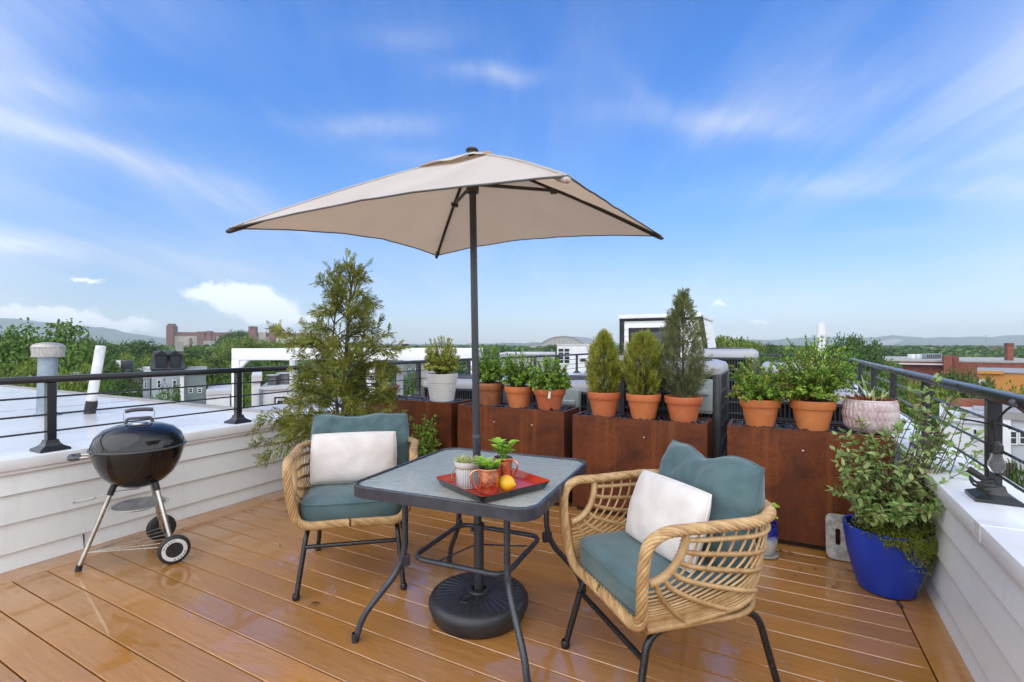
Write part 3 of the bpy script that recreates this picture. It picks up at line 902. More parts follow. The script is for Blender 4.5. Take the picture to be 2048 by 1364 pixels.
# white steel canopy frame on the lower roof
t = empty('canopy_frame', (0, 0, 0), 0, 'long white flat canopy frame on square posts behind the conifer', 'canopy frame')
Yc = 10.0
XL, XR = (463 - 1024) / 971 * Yc, (950 - 1024) / 971 * Yc
zt = 1.20
MB().box(XL, XR, Yc, Yc + .14, zt - .24, zt, .004).build('beam', MAT['paintwhite'], t, 30)
MB().box(XL, XR, Yc + 2.6, Yc + 2.74, zt - .24, zt, .004).build('beam', MAT['paintwhite'], t, 30)
MB().box(XL + .005, XR - .005, Yc + .141, Yc + 2.599, zt - .05, zt - .004).build('roof_sheet', MAT['paintwhite'], t, 0)
for x in (XL + .075, XL + 2.85, XR - .075):
    for y in (Yc + .07, Yc + 2.67):
        p = MB().box(x - .075, x + .075, y - .075 + .002, y + .068, -.9, zt - .241, .004).build('post', MAT['paintwhite'], t, 30)
b = MB(); b.add([(XL + .151, Yc + .02, zt - .241), (XL + .151, Yc + .12, zt - .241), (XL + .151, Yc + .12, zt - .42), (XL + .151, Yc + .02, zt - .42), (XL + .33, Yc + .02, zt - .241), (XL + .33, Yc + .12, zt - .241)], [(0, 1, 2, 3), (0, 4, 5, 1), (3, 2, 5, 4), (0, 3, 4), (1, 5, 2)])
b.build('knee_brace', MAT['paintwhite'], t, 0)
# ------------------------------------------------------------------- chairs
def planform(q, z, s):
    """basket outline: q = length along one side from the front post to the back centre"""
    x0, yf, ys = .300, -.27, .09
    l1 = ys - yf
    if q < l1:
        x = x0 + .022 * q / l1; y = yf + q
    else:
        th = min(1.0, (q - l1) / .44) * math.pi / 2
        x = (x0 + .022) * math.cos(th) ** .8 if math.cos(th) > 1e-6 else 0
        y = ys + .235 * math.sin(th)
    f = .845 + .155 * max(0, min(1, (z - .345) / .32)) ** .8
    return Vector((s * x * f, y * (f if y > 0 else .5 + .5 * f), z))


QM = .36 + .44
ZA = .665


def basket_pt(a, b, t, s):
    return planform(min(QM, a * math.cos(t)), ZA - b * math.sin(t), s)


def wrapped(mb, pts, r, step=.015, n=7):
    p = resample(pts, step / 2)
    mb.tube(p, [r * (1.04 if k % 2 else .78) for k in range(len(p))], n)


def make_chair_frame(label, loc, rz):
    t = empty('rattan_chair', loc, rz, label, 'armchair', 'rattan tub chairs at the table')
    # braided rim: six strands twisted round one closed loop
    half = [(.0, -.272, .352), (.12, -.272, .350), (.215, -.272, .352), (.262, -.275, .385), (.283, -.285, .47), (.298, -.288, .57), (.306, -.275, .640), (.311, -.22, .672)]
    half += [tuple(planform(q, ZA, 1) + Vector((0, 0, .008))) for q in np.linspace(.13, QM, 12)]
    loop = half + [(-x, y, z) for x, y, z in half[-2:0:-1]]
    path = resample(spline(loop, 8, closed=True), .012, closed=True)
    fr = frames(path, closed=True)
    b = MB()
    turns = round(3.05 / .20)
    ns = 8
    for k in range(ns):
        pts = []
        for i, (p, (tt, x, y)) in enumerate(zip(path, fr)):
            a = 2 * math.pi * (turns * i / len(path) + k / ns)
            pts.append(p + x * math.cos(a) * .0118 + y * math.sin(a) * .0160)
        b.tube(pts, .0068, 6, closed=True)
    br = b.build('braided_rim', MAT['rattan'], t, 70)
    MB().tube(path, .0118, 6, closed=True).build('rim_core', MAT['rattan_core'], br, 70)  # core coloured darker to stand in for shade in the braid's gaps
    for s in (1, -1):
        K = 14
        b = MB()
        for k in range(1, K):
            f = k / K
            a = .13 + .655 * f; bb = .155 + .158 * f ** .62
            b.tube([basket_pt(a, bb, th, s) for th in np.linspace(.0, math.pi / 2, 26)], .0042, 5, caps=False)
            if k > 8 and k % 2: b.tube([basket_pt(a + .008, bb + .003, th, s) for th in np.linspace(.0, math.pi / 2, 26)], .0036, 5, caps=False)
        b.build('cane_weave', MAT['rattan'], t, 70)
        b = MB()
        for th in (9, 23, 37, 52, 66, 79):
            th = R(th)
            pts = []
            for f in np.linspace(0, 1.0, 14):
                a = .13 + .655 * f; bb = .155 + .158 * f ** .62
                p = basket_pt(a, bb, th, s); p.x += s * .003
                pts.append(p)
            wrapped(b, pts, .0092)
        b.build('wrapped_spokes', MAT['rattan'], t, 70)
        b = MB(); wrapped(b, [basket_pt(.13, .155, th, s) for th in np.linspace(0, math.pi / 2, 20)], .0155, .013)
        b.build('hand_hole_ring', MAT['rattan'], t, 70)
        b = MB(); wrapped(b, [basket_pt(.80, .318, th, s) for th in np.linspace(.9, math.pi / 2, 30)] , .0125, .012)
        wrapped(b, [planform(q, .346, s) for q in np.linspace(0, QM, 40)], .012, .012)
        b.build('base_edge', MAT['rattan'], t, 70)
    out = [planform(q, .345, 1) for q in np.linspace(0, QM, 16)] + [planform(q, .345, -1) for q in np.linspace(QM, 0, 16)[1:]]
    MB().prism([(p.x * .985, p.y * .985) for p in out], .338, .350).build('seat_web', MAT['rattan'], t, 0)
    for s in (1, -1):
        for f in (-1, 1):
            pts = fillet([(s * .258, f * .297, 0.012), (s * .222, f * .222, .318), (s * .215, 0, .322)], .07, 7)
            l = MB().tube(pts, .0125, 12).build('leg', MAT['legblack'], t, 60)
            MB().lathe([(0, 0), (.016, .002), (.0185, .012), (.017, .024), (.0135, .031)], 14, (s * .2585, f * .298)).build('foot_cap', MAT['legblack'], l, 60)
    MB().tube([(-.232, -.243, .235), (.232, -.243, .235)], .0105, 12).build('crossbar', MAT['legblack'], t, 60)
    return t


def outline_cushion(n=72, hw=.262, fd=.262, bd=.26):
    out = []
    for k in range(n):
        a = 2 * math.pi * k / n
        c, s = math.cos(a), math.sin(a)
        e = .30 if s < 0 else .62
        out.append((hw * math.copysign(abs(c) ** e, c) * (1.0 if s < 0 else 1 - .10 * s), (fd if s < 0 else bd) * math.copysign(abs(s) ** e, s)))
    return out


def seat_cushion(label, loc, rz, seed=0):
    o = outline_cushion()
    b = MB()
    rings = []
    for sc, z in ((.80, .352), (.95, .356), (1.0, .372), (1.008, .41), (1.0, .438), (.99, .446), (.96, .456), (.85, .467), (.6, .474), (.3, .477)):
        rings.append([Vector((x * sc, y * sc, z + (.010 * mnoise.noise((x * sc * 9 + seed, y * sc * 9, z * 4)) if sc < .99 or z < .43 else .007 * mnoise.noise((x * 12, y * 12, seed))))) for x, y in o])
    loft(b, rings, True, True)
    t = b.build('seat_cushion', MAT['teal'], None, 60)
    t.location = loc; t.rotation_euler = (0, 0, rz)
    tag(t, label, 'seat cushion', 'teal seat cushions')
    for z, s in ((.447, .998), (.366, .998)):
        MB().tube([(x * s, y * s, z) for x, y in o], .0046, 6, closed=True).build('piping', MAT['teal'], t, 60)
    return t


def pillow_mesh(w, h, t, seed=0, n=30, notch=None, wr=.010, square=.06, q=.42, belly=0.0, rnd_=.30):
    """soft cushion standing in the xz plane, centre at the origin"""
    b = MB()
    def P(sgn):
        def f(i, j):
            x = 2 * i - 1; y = 2 * j - 1
            ex = math.sin(x * math.pi / 2) * .35 + x * .65; ey = math.sin(y * math.pi / 2) * .35 + y * .65
            px = ex * w / 2 * (1 - square * (1 - ey * ey)); pz = ey * h / 2 * (1 - square * (1 - ex * ex))
            if notch:
                nx, depth, wid = notch
                pz -= depth * math.exp(-((px - nx) / wid) ** 2) * max(0, (ey + .3) / 1.3) ** 2
                pz += .012 * mnoise.noise((px * 9 + seed, seed * 3.1, .5)) * max(0, ey)
            qx, qz = px / (w / 2), pz / (h / 2)
            px *= math.sqrt(max(0, 1 - rnd_ * min(1, qz * qz) / 2)); pz *= math.sqrt(max(0, 1 - rnd_ * min(1, qx * qx) / 2))
            th = max(0, (1 - abs(ex) ** 2.6)) ** q * max(0, (1 - abs(ey) ** 2.6)) ** q
            d = sgn * t / 2 * th
            d += (wr * mnoise.noise((px * 11 + seed, pz * 11, sgn)) + wr * .6 * mnoise.noise((px * 26, pz * 22 + seed, sgn))) * min(1, th * 2)
            if notch: d -= sgn * .022 * math.exp(-((px - notch[0] + .25 * (pz - h / 2)) / .02) ** 2) * max(0, ey) * min(1, th * 2)
            return (px, d + belly * (1 - ex * ex), pz)
        return f
    b.grid(P(1), n, n); b.grid(P(-1), n, n)
    return b


def seam_path(w, h, square, n=40, notch=None, seed=0):
    pts = []
    for (x0, y0, x1, y1) in ((-1, -1, 1, -1), (1, -1, 1, 1), (1, 1, -1, 1), (-1, 1, -1, -1)):
        for k in range(n):
            x = x0 + (x1 - x0) * k / n; y = y0 + (y1 - y0) * k / n
            ex = math.sin(x * math.pi / 2) * .35 + x * .65; ey = math.sin(y * math.pi / 2) * .35 + y * .65
            px = ex * w / 2 * (1 - square * (1 - ey * ey)); pz = ey * h / 2 * (1 - square * (1 - ex * ex))
            if notch:
                pz -= notch[1] * math.exp(-((px - notch[0]) / notch[2]) ** 2) * max(0, (ey + .3) / 1.3) ** 2
                pz += .012 * mnoise.noise((px * 9 + seed, seed * 3.1, .5)) * max(0, ey)
            qx, qz = px / (w / 2), pz / (h / 2)
            px *= math.sqrt(max(0, 1 - .30 * min(1, qz * qz) / 2)); pz *= math.sqrt(max(0, 1 - .30 * min(1, qx * qx) / 2))
            pts.append((px, 0, pz))
    return pts


def weld(o, d=.0008):
    bm = bmesh.new(); bm.from_mesh(o.data)
    bmesh.ops.remove_doubles(bm, verts=bm.verts, dist=d)
    bmesh.ops.recalc_face_normals(bm, faces=bm.faces)
    for f in bm.faces: f.smooth = True
    bm.to_mesh(o.data); bm.free(); o.data.update()


def soft_cushion(name, label, cat, group, mat, root, lx, ly, lz, tilt, yaw, w, h, t, seed, notch=None, square=.06, roll=0.0, wr=.010):
    """placed in the chair's frame (root loc, rz) but top-level: it only rests there"""
    loc, rz = root
    Mx = Matrix.Translation(loc) @ Matrix.Rotation(rz, 4, 'Z') @ Matrix.Translation((lx, ly, lz)) @ Matrix.Rotation(yaw, 4, 'Z') @ Matrix.Rotation(-tilt, 4, 'X') @ Matrix.Rotation(roll, 4, 'Y')
    o = pillow_mesh(w, h, t, seed, notch=notch, square=square, wr=wr).build(name, mat, None, 0)
    weld(o)
    o.matrix_world = Mx
    tag(o, label, cat, group)
    MB().tube(seam_path(w, h, square, notch=notch, seed=seed), .0040, 6, closed=True).build('piping', mat, o, 60)
    return o


def back_dir(bx, by):
    return math.atan2(-bx, by)      # rz that turns local +y to (bx, by)


CH1 = (Vector((-.872, 2.735, 0)), back_dir(-.21, .98))
CH2 = (Vector((.585, 1.86, 0)), back_dir(.95, .31))
make_chair_frame('rattan tub chair between the kettle grill and the glass table', *CH1)
make_chair_frame('rattan tub chair with its side to the camera before the rusted planters', *CH2)
seat_cushion('teal seat cushion on the rattan chair by the kettle grill', *CH1, 1)
seat_cushion('teal seat cushion on the rattan chair by the small glazed pot', *CH2, 5)
soft_cushion('back_cushion', 'teal back cushion with a wrinkled top edge before the conifer', 'back cushion', 'teal back cushions', MAT['teal'], CH1, .0, .20, .636, .22, 0, .59, .43, .16, 2.3, notch=(-.03, .020, .13), square=.03, wr=.022)
soft_cushion('back_cushion', 'teal back cushion slumped into a heart-like notch', 'back cushion', 'teal back cushions', MAT['teal'], CH2, .0, .165, .610, .26, 0, .55, .49, .18, 7.7, notch=(-.02, .042, .085), square=.05, wr=.020)
soft_cushion('throw_pillow', 'white throw pillow on the rattan chair by the kettle grill', 'pillow', 'white throw pillows', MAT['white_cloth'], CH1, -.02, .045, .615, .20, .02, .49, .29, .13, 4.1, square=.05, wr=.005)
soft_cushion('throw_pillow', 'white throw pillow leaning on the notched teal cushion', 'pillow', 'white throw pillows', MAT['white_cloth'], CH2, .0, .0, .600, .34, .0, .44, .29, .12, 9.4, square=.05, wr=.006, roll=-.03)


# -------------------------------------------------------------------- table
TC = Vector((-.15, 2.262, 0))
DL = math.atan2(-.377, -.926)         # heading of one diagonal
t = empty('glass_table', TC, DL - math.radians(45), 'square glass patio table with slate blue metal frame and a parasol through it', 'table')
TZ = .66
rr = rounded_rect(.84, .84, .085, 7)
b = MB()
ap = [(1.0, TZ - .040), (1.0, TZ + .004), (.992, TZ + .008), (.970, TZ + .008), (.964, TZ + .001), (.964, TZ - .040)]
rings = [[Vector((x * s, y * s, z)) for x, y in rr] for s, z in ap]
loft(b, rings + [rings[0]], False)
b.build('frame', MAT['slate'], t, 35)
g = MB()
gi = [(x * .9635, y * .9635) for x, y in rr]
nh = 20
hole = [(.024 * math.cos(2 * math.pi * k / len(gi) + math.radians(2)), .024 * math.sin(2 * math.pi * k / len(gi) + math.radians(2))) for k in range(len(gi))]
loft(g, [[Vector((x, y, TZ)) for x, y in hole], [Vector((x, y, TZ)) for x, y in gi]], False)
g.build('glass_top', MAT['glass_top'], t, 30)
MB().lathe([(.024, TZ - .02), (.024, TZ + .004), (.034, TZ + .005), (.036, TZ + .001), (.026, TZ - .02)], 20).build('hole_grommet', MAT['blackplastic'], t, 40)
for k in range(4):
    a = R(45 + 90 * k)
    c, s = math.cos(a), math.sin(a)
    pts = fillet([(c * .345, s * .345, TZ - .03), (c * .345, s * .345, .30), (c * .525, s * .525, .10), (c * .553, s * .553, .0)], .10, 8)
    l = MB().tube(pts, .0135, 12).build('leg', MAT['slate'], t, 60)
    MB().lathe([(0, 0), (.0155, 0), (.0155, .035), (.0137, .036)], 14, (c * .5535, s * .5535)).build('foot_cap', MAT['blackplastic'], l, 40)
    MB().box(.325, .372, -.011, .011, .285, .335, .004, M=Matrix.Rotation(a, 4, 'Z')).build('bracket', MAT['slate'], l, 30)
sq = [(.315 * math.cos(R(45 + 90 * k)), .315 * math.sin(R(45 + 90 * k)), .315) for k in range(4)]
MB().tube(fillet(sq, .07, 7, closed=True), .0115, 12, closed=True).build('stretcher', MAT['slate'], t, 60)
b = MB(); b.tube([(-.2, -.09, .315), (0, -.028, .315)], .0035, 6); b.tube([(0, -.028, .315), (.0, -.028, .32), (.035, .0, .315), (.10, .215, .315)], .0035, 6)
b.build('brace_rod', MAT['slate'], t, 60)

# ------------------------------------------------------------------ parasol
BASE = Vector((-.155, 2.27, 0))
t = empty('parasol_stand', BASE, 0, 'round black resin parasol base under the glass table', 'parasol base')
MB().lathe([(0, .001), (.205, .001), (.213, .010), (.232, .060), (.232, .075), (.222, .094), (.20, .104), (.12, .108), (.055, .112), (.052, .121), (.036, .123), (.030, .11)], 56).build('weight', MAT['blackplastic'], t, 50)
b = MB()
for k in range(36):
    a = 2 * math.pi * k / 36
    b.box(.075, .200, -.0036, .0036, -.004, .0075, .0025, seg=1, M=Matrix.Rotation(a, 4, 'Z') @ Matrix.Translation((0, 0, .108)) @ Matrix.Rotation(.045, 4, 'Y'))
b.build('radial_ribs', MAT['blackplastic'], t, 30)
b = MB().lathe([(.034, .108), (.033, .114), (.026, .113), (.024, .109), (0, .109)], 20, (-.05, -.085)); b.box(-.022, .022, -.004, .004, .109, .117, .002, M=Matrix.Translation((-.05, -.085, 0)) @ Matrix.Rotation(.6, 4, 'Z'))
b.build('filler_cap', MAT['blackplastic'], t, 40)
MB().lathe([(.0235, .11), (.0235, .40), (.0265, .402), (.0265, .42), (.0225, .42), (.0225, .36)], 20).build('holder_tube', MAT['blackpole'], t, 40)
for z in (.39, .20):
    MB().lathe([(0, 0), (.008, .001), (.010, .008), (.006, .016), (0, .017)], 10, M=Matrix.Translation((-.0235, 0, z)) @ Matrix.Rotation(-math.pi / 2, 4, 'Y')).build('clamp_knob', MAT['blackplastic'], t, 40)

t = empty('parasol', BASE, 0, 'open beige canvas parasol on a dark pole over the glass table', 'parasol')
def Q(x, y, z): return Vector((x, y, z)) - BASE
PB = Vector((0, 0, .125)); PT = Q(-.187, 2.272, 2.16)
MB().tube([PB, PB.lerp(PT, .34)], .0185, 16).build('pole', MAT['blackpole'], t, 60)
MB().tube([PB.lerp(PT, .3395), PB.lerp(PT, .348), PB.lerp(PT, .35)], [.0205, .0205, .0185], 16).build('pole_joint', MAT['blackpole'], t, 60)
MB().tube([PB.lerp(PT, .35), PT], .0165, 16).build('upper_pole', MAT['blackpole'], t, 60)
AP = PT + Vector((0, 0, -.012))
CL, CR, CF, CN = Q(-1.195, 2.05, 1.746), Q(.80, 2.6, 1.839), Q(-.498, 3.2, 1.846), Q(.16, 1.4, 1.74)
CORN = [CL, CF, CR, CN]
def rib_pt(c, s):
    p = AP.lerp(c, s)
    p.z += .016 * math.sin(math.pi * s)
    return p
b = MB()
hems = []
for i in range(4):
    A, B = CORN[i], CORN[(i + 1) % 4]
    def f(uu, vv, A=A, B=B):
        s = .085 + .915 * vv
        a = rib_pt(A, s); c = rib_pt(B, s)
        p = a.lerp(c, uu)
        m = 4 * uu * (1 - uu)
        p = p.lerp(AP, .085 * m * vv ** 2)
        p.z += -.020 * m * vv * (1 - vv) * 4 + .012 * m * vv ** 3
        p.z += (.005 * mnoise.noise((p.x * 5, p.y * 5, i)) + .003 * mnoise.noise((p.x * 13, p.y * 13, i))) * m
        return p
    b.grid(f, 18, 16)
    hems.append([f(k / 18, 1.0) for k in range(19)])
o = b.build('canopy', MAT['canvas'], t, 0); weld(o, .0015)
h = MB()
for hm in hems: h.tube(hm, .0036, 6)
h.build('hem', MAT['hem'], o, 60)
sm = MB()
for c in CORN: sm.tube([rib_pt(c, s) + Vector((0, 0, .0015)) for s in np.linspace(.1, 1, 14)], .0042, 6)
sm.build('rib_seam', MAT['canvas'], o, 60)
b = MB()
for i in range(4):
    A, B = CORN[i], CORN[(i + 1) % 4]
    def f(uu, vv, A=A, B=B):
        s = .245 * vv
        p = rib_pt(A, s).lerp(rib_pt(B, s), uu)
        p.z += .012 - .003 * vv + (.012 * math.sin(2 * math.pi * uu + i) ** 2 * vv ** 2)
        return p
    b.grid(f, 10, 6)
o = b.build('vent_cap', MAT['canvas'], t, 0); weld(o, .0015)
MB().lathe([(0, .017), (.018, .016), (.027, .012), (.030, .004), (.02, .002), (.018, -.02)], 16, M=Matrix.Translation(PT)).build('finial', MAT['brownplastic'], t, 40)
RUN = PB.lerp(PT, .925)
MB().tube([PB.lerp(PT, .905), PB.lerp(PT, .945)], .029, 16).build('runner', MAT['brownplastic'], t, 50)
for c in CORN:
    pts = [rib_pt(c, s) + Vector((0, 0, -.014)) for s in np.linspace(.04, .985, 9)]
    r = MB().tube(pts, .0085, 6).build('rib', MAT['rib'], t, 60)
    MB().tube([RUN, rib_pt(c, .40) + Vector((0, 0, -.02))], .0085, 6).build('strut', MAT['rib'], r, 60)
    d = (c - AP).normalized()
    MB().box(-.018, .018, -.018, .018, -.016, .004, .004, M=Matrix.Translation(rib_pt(c, .40) + Vector((0, 0, -.018)))).build('rib_joint', MAT['rib'], r, 30)
    e = rib_pt(c, 1.0); n1 = rib_pt(c, .94)
    MB().tube([n1 + Vector((0, 0, -.012)), e + Vector((0, 0, -.012)), e + d * .012 + Vector((0, 0, -.008))], [.013, .010, .006], 8).build('corner_pocket', MAT['canvas' if c is CN else 'brownplastic'], r, 50)

# ---------------------------------------------------------------- tabletop
TZT = TZ + .003
tl, tf, trr, tb = Vector((-.308, 2.108)), Vector((-.151, 1.748)), Vector((.130, 1.97)), Vector((.002, 2.285))
tcx = (tl + tf + trr + tb) / 4
ang = math.atan2((trr - tf).y, (trr - tf).x)
t = empty('serving_tray', (tcx.x, tcx.y, TZT), ang, 'square red lacquer tray with black outside on the glass table', 'tray')
rr2 = rounded_rect(.352, .352, .024, 5)
def rg(s, z): return [Vector((x * s, y * s, z)) for x, y in rr2]
b = MB(); loft(b, [rg(.90, .001), rg(.92, .004), rg(1.0, .030), rg(1.005, .0325)], False, True); b.build('outer_shell', MAT['black_tray'], t, 35)
b = MB(); loft(b, [rg(1.004, .0330), rg(.985, .0325), rg(.912, .0065), rg(.895, .0055)], True); b.build('inner_lining', MAT['red_tray'], t, 35)
TRZ = TZT + .0062


def mug(label, x, y, rz, seed):
    t = empty('copper_mug', (x, y, TRZ), rz, label, 'mug', 'hammered copper mugs on the tray')
    prof = [(0, .001), (.034, .001), (.038, .006), (.0405, .03), (.0415, .085), (.0415, .094), (.043, .097), (.042, .0995), (.0395, .098)]
    MB().lathe(prof, 36, wob=lambda a, z: 1 + (.012 * mnoise.noise((math.cos(a) * 4.2 + seed, math.sin(a) * 4.2, z * 90)) if .008 < z < .093 else 0)).build('cup', MAT['copper'], t, 50)
    MB().lathe([(.0395, .0975), (.039, .012), (0, .010)], 28).build('lining', MAT['steel_in'], t, 50)
    h = spline([(-.039, 0, .088), (-.056, 0, .093), (-.072, 0, .080), (-.070, 0, .055), (-.055, 0, .030), (-.040, 0, .012)], 6)
    MB().tube(h, .0042, 8).build('handle', MAT['copper'], t, 60)
    return t


MU1 = Vector((-.093, 1.922)); MU2 = Vector((-.040, 2.105))
mug('hammered copper mug with its handle toward the striped white pot', MU1.x, MU1.y, .35, 1)
mug('hammered copper mug standing behind the lemon', MU2.x, MU2.y, 2.6, 5)


def mint(label, x, y, z0, n, hgt, spread, L):
    t = empty('mint_sprig', (x, y, z0), 0, label, 'mint sprig', 'mint sprigs in the copper mugs')
    P = []; D = []; Nn = []
    st = MB()
    for k in range(n):
        a = 2.4 * k + random.uniform(-.3, .3)
        tip = Vector((math.cos(a) * spread * random.uniform(.4, 1), math.sin(a) * spread * random.uniform(.4, 1), hgt * random.uniform(.6, 1)))
        st.tube(spline([(0, 0, -.05), tuple(tip * .5 + Vector((0, 0, .008))), tuple(tip)], 4), .0016, 5)
        for j in range(5):
            q = tip * (.45 + .55 * j / 4); b2 = a + j * 1.57
            P.append(q); D.append((math.cos(b2) * .8, math.sin(b2) * .8, .45)); Nn.append((0, 0, 1))
    st.build('stems', LF['bright'], t, 60)
    V, F = leaf_geo(P, D, Nn, rng.uniform(L * .7, L * 1.1, len(P)), L * .55, .2, .15)
    np_mesh('leaves', V, F, LF['bright'], t, True)


mint('low mint leaves just over the rim of the nearer copper mug', MU1.x, MU1.y, TRZ + .085, 6, .032, .034, .050)
mint('tall bright mint sprig in the copper mug behind the lemon', MU2.x, MU2.y, TRZ + .085, 9, .075, .045, .050)

t = empty('ribbed_pot', (-.185, 2.005, TRZ), 0, 'white pinstriped pot of pale succulents with a jute tag', 'pot')
MB().lathe([(0, .001), (.044, .001), (.046, .004), (.0475, .078), (.046, .082), (.0505, .088), (.053, .098), (.0535, .108), (.050, .1085), (.047, .098)], 120, wob=lambda a, z: 1 + (.014 * math.sin(a * 30) if .006 < z < .077 else 0)).build('pot', MAT['ribbed'], t, 45)
MB().lathe([(.0485, .0972), (0, .101)], 24).build('soil', MAT['soil'], t, 0)
MB().tube([(.0485 * math.cos(a), .0485 * math.sin(a), .083) for a in np.linspace(0, 2 * math.pi, 25)[:-1]], .0018, 5, closed=True).build('twine', MAT['twine'], t, 60)
b = MB()
for k in range(3):
    b.tube(spline([(-.046, -.018, .083), (-.056 - .004 * k, -.020, .065 - .01 * k), (-.050 - .006 * k, -.024 + .008 * k, .018 + .01 * k)], 4), .0016, 5)
b.box(-.0605, -.0585, -.034, -.018, .028, .062, .0008, seg=1)
b.build('jute_tag', MAT['twine'], t, 50)
n = 120
a = rng.uniform(0, 2 * np.pi, n); r = .042 * np.sqrt(rng.uniform(0, 1, n))
P = np.stack([r * np.cos(a), r * np.sin(a), np.full(n, .098)], 1)
D = np.stack([np.cos(a) * r * 11, np.sin(a) * r * 11, np.ones(n)], 1) + rng.normal(size=(n, 3)) * .25
V, F = leaf_geo(P, D, rand_unit(n), rng.uniform(.018, .034, n), .009, .35)
np_mesh('succulents', V, F, LF['succ'], t, True)

t = MB().lathe([(0, -.0395), (.004, -.038), (.009, -.033), (.022, -.025), (.0305, -.010), (.032, .002), (.029, .016), (.020, .028), (.008, .034), (.0045, .039), (0, .0405)], 28, M=Matrix.Rotation(math.pi / 2, 4, 'Y')).build('lemon', MAT['lemon'], None, 60)
t.location = (-.022, 1.945, TRZ + .032); t.rotation_euler = (0, .12, -.35)
tag(t, 'single ripe yellow lemon on the red tray', 'lemon')

# -------------------------------------------------------------------- grill
GC = Vector((-2.205, 2.872, 0))
t = empty('kettle_grill', GC, 0, 'black kettle charcoal grill on three aluminium legs by the white parapet', 'grill')
zr = .655
RB = .222
bowl = [(.02, zr - .232), (.075, zr - .226), (.13, zr - .198), (.175, zr - .150), (.205, zr - .085), (.219, zr - .03), (RB, zr - .004), (.2285, zr - .003), (.2285, zr + .001), (.215, zr + .001)]
b = MB().lathe(bowl, 64); b.add([(0, 0, zr - .234)], [])
bo = b.build('bowl', MAT['enamel'], t, 50)
MB().lathe([(0, zr - .236), (.021, zr - .2325)], 24).build('bowl_bottom', MAT['enamel'], bo, 50)
lid = [(.2165, zr + .0015), (.2325, zr + .0015), (.2325, zr + .009), (.226, zr + .012), (.222, zr + .035), (.205, zr + .075), (.170, zr + .108), (.12, zr + .128), (.06, zr + .136), (0, zr + .138)]
li = MB().lathe(lid, 64).build('lid', MAT['enamel'], t, 50)
MB().lathe([(.2330, zr + .0005), (.2345, zr + .003), (.2345, zr + .008), (.2330, zr + .010)], 64).build('rim_band', MAT['greyplastic'], li, 50)
ha = R(40)
hd = Vector((math.cos(ha), math.sin(ha), 0)); zl = zr + .135
b = MB(); b.tube(fillet([hd * -.062 + Vector((0, 0, zl + .006)), hd * -.058 + Vector((0, 0, zl + .034)), hd * .058 + Vector((0, 0, zl + .034)), hd * .062 + Vector((0, 0, zl + .006))], .03, 5), .0085, 8)
b.build('lid_handle', MAT['greyplastic'], li, 60)
b = MB().lathe([(0, zl + .010), (.040, zl + .009), (.045, zl + .004), (.045, zl)], 24); b.build('vent_plate', MAT['chrome'], li, 40)
b = MB(); b.tube(spline([hd * -.070 + Vector((0, 0, zl - .005)), hd * -.072 + Vector((0, 0, zl + .04)), hd * -.060 + Vector((0, 0, zl + .080)), hd * .060 + Vector((0, 0, zl + .080)), hd * .072 + Vector((0, 0, zl + .04)), hd * .070 + Vector((0, 0, zl - .005))], 6), .0022, 6)
b.build('wire_bail', MAT['chrome'], li, 60)
MB().tube(spline([hd * -.066 + Vector((0, 0, zl + .077)), hd * -.03 + Vector((0, 0, zl + .084)), hd * .03 + Vector((0, 0, zl + .084)), hd * .066 + Vector((0, 0, zl + .079))], 4), .0115, 9).build('top_grip', MAT['greyplastic'], li, 60)
# loop handle on the bowl
sd = Vector((-.78, -.62, 0)).normalized(); sp = Vector((-sd.y, sd.x, 0))
pts = [sd * .215 + sp * .045, sd * .285 + sp * .05, sd * .30 + sp * .03, sd * .30 - sp * .03, sd * .285 - sp * .05, sd * .215 - sp * .045]
MB().tube([p + Vector((0, 0, zr - .022)) for p in fillet(pts, .02, 4)], .0055, 8).build('side_handle', MAT['chrome'], bo, 60)
MB().tube([p + Vector((0, 0, zr - .022)) for p in fillet([sd * .262 + sp * .048, sd * .30 + sp * .046, sd * .306, sd * .30 - sp * .046, sd * .262 - sp * .048], .03, 5)], .0135, 9).build('side_grip', MAT['greyplastic'], bo, 60)
FA = Vector((-2.408, 2.693, 0)) - GC; WB = Vector((-1.945, 2.795, 0)) - GC; WC = Vector((-2.262, 3.132, 0)) - GC
AX = (WC - WB).normalized()
legs = [(FA, 0.012), (WB + AX * .035, .08), (WC - AX * .03, .08)]
def bowl_top(foot): return Vector((foot.x, foot.y, 0)).normalized() * .115 + Vector((0, 0, zr - .207))
for f, z in legs:
    a, c = Vector((f.x, f.y, z)), bowl_top(f)
    l = MB().tube([a, c], .0125, 14).build('leg', MAT['chrome'], t, 60)
    MB().tube([c.lerp(a, .12), c + (c - a).normalized() * .012], .0165, 12).build('leg_socket', MAT['rubber'], l, 60)
    if z < .05:
        MB().tube([Vector((f.x, f.y, 0)) + (a - c).normalized() * -.002, a.lerp(c, .05)], .0155, 12).build('foot_cap', MAT['rubber'], l, 60)
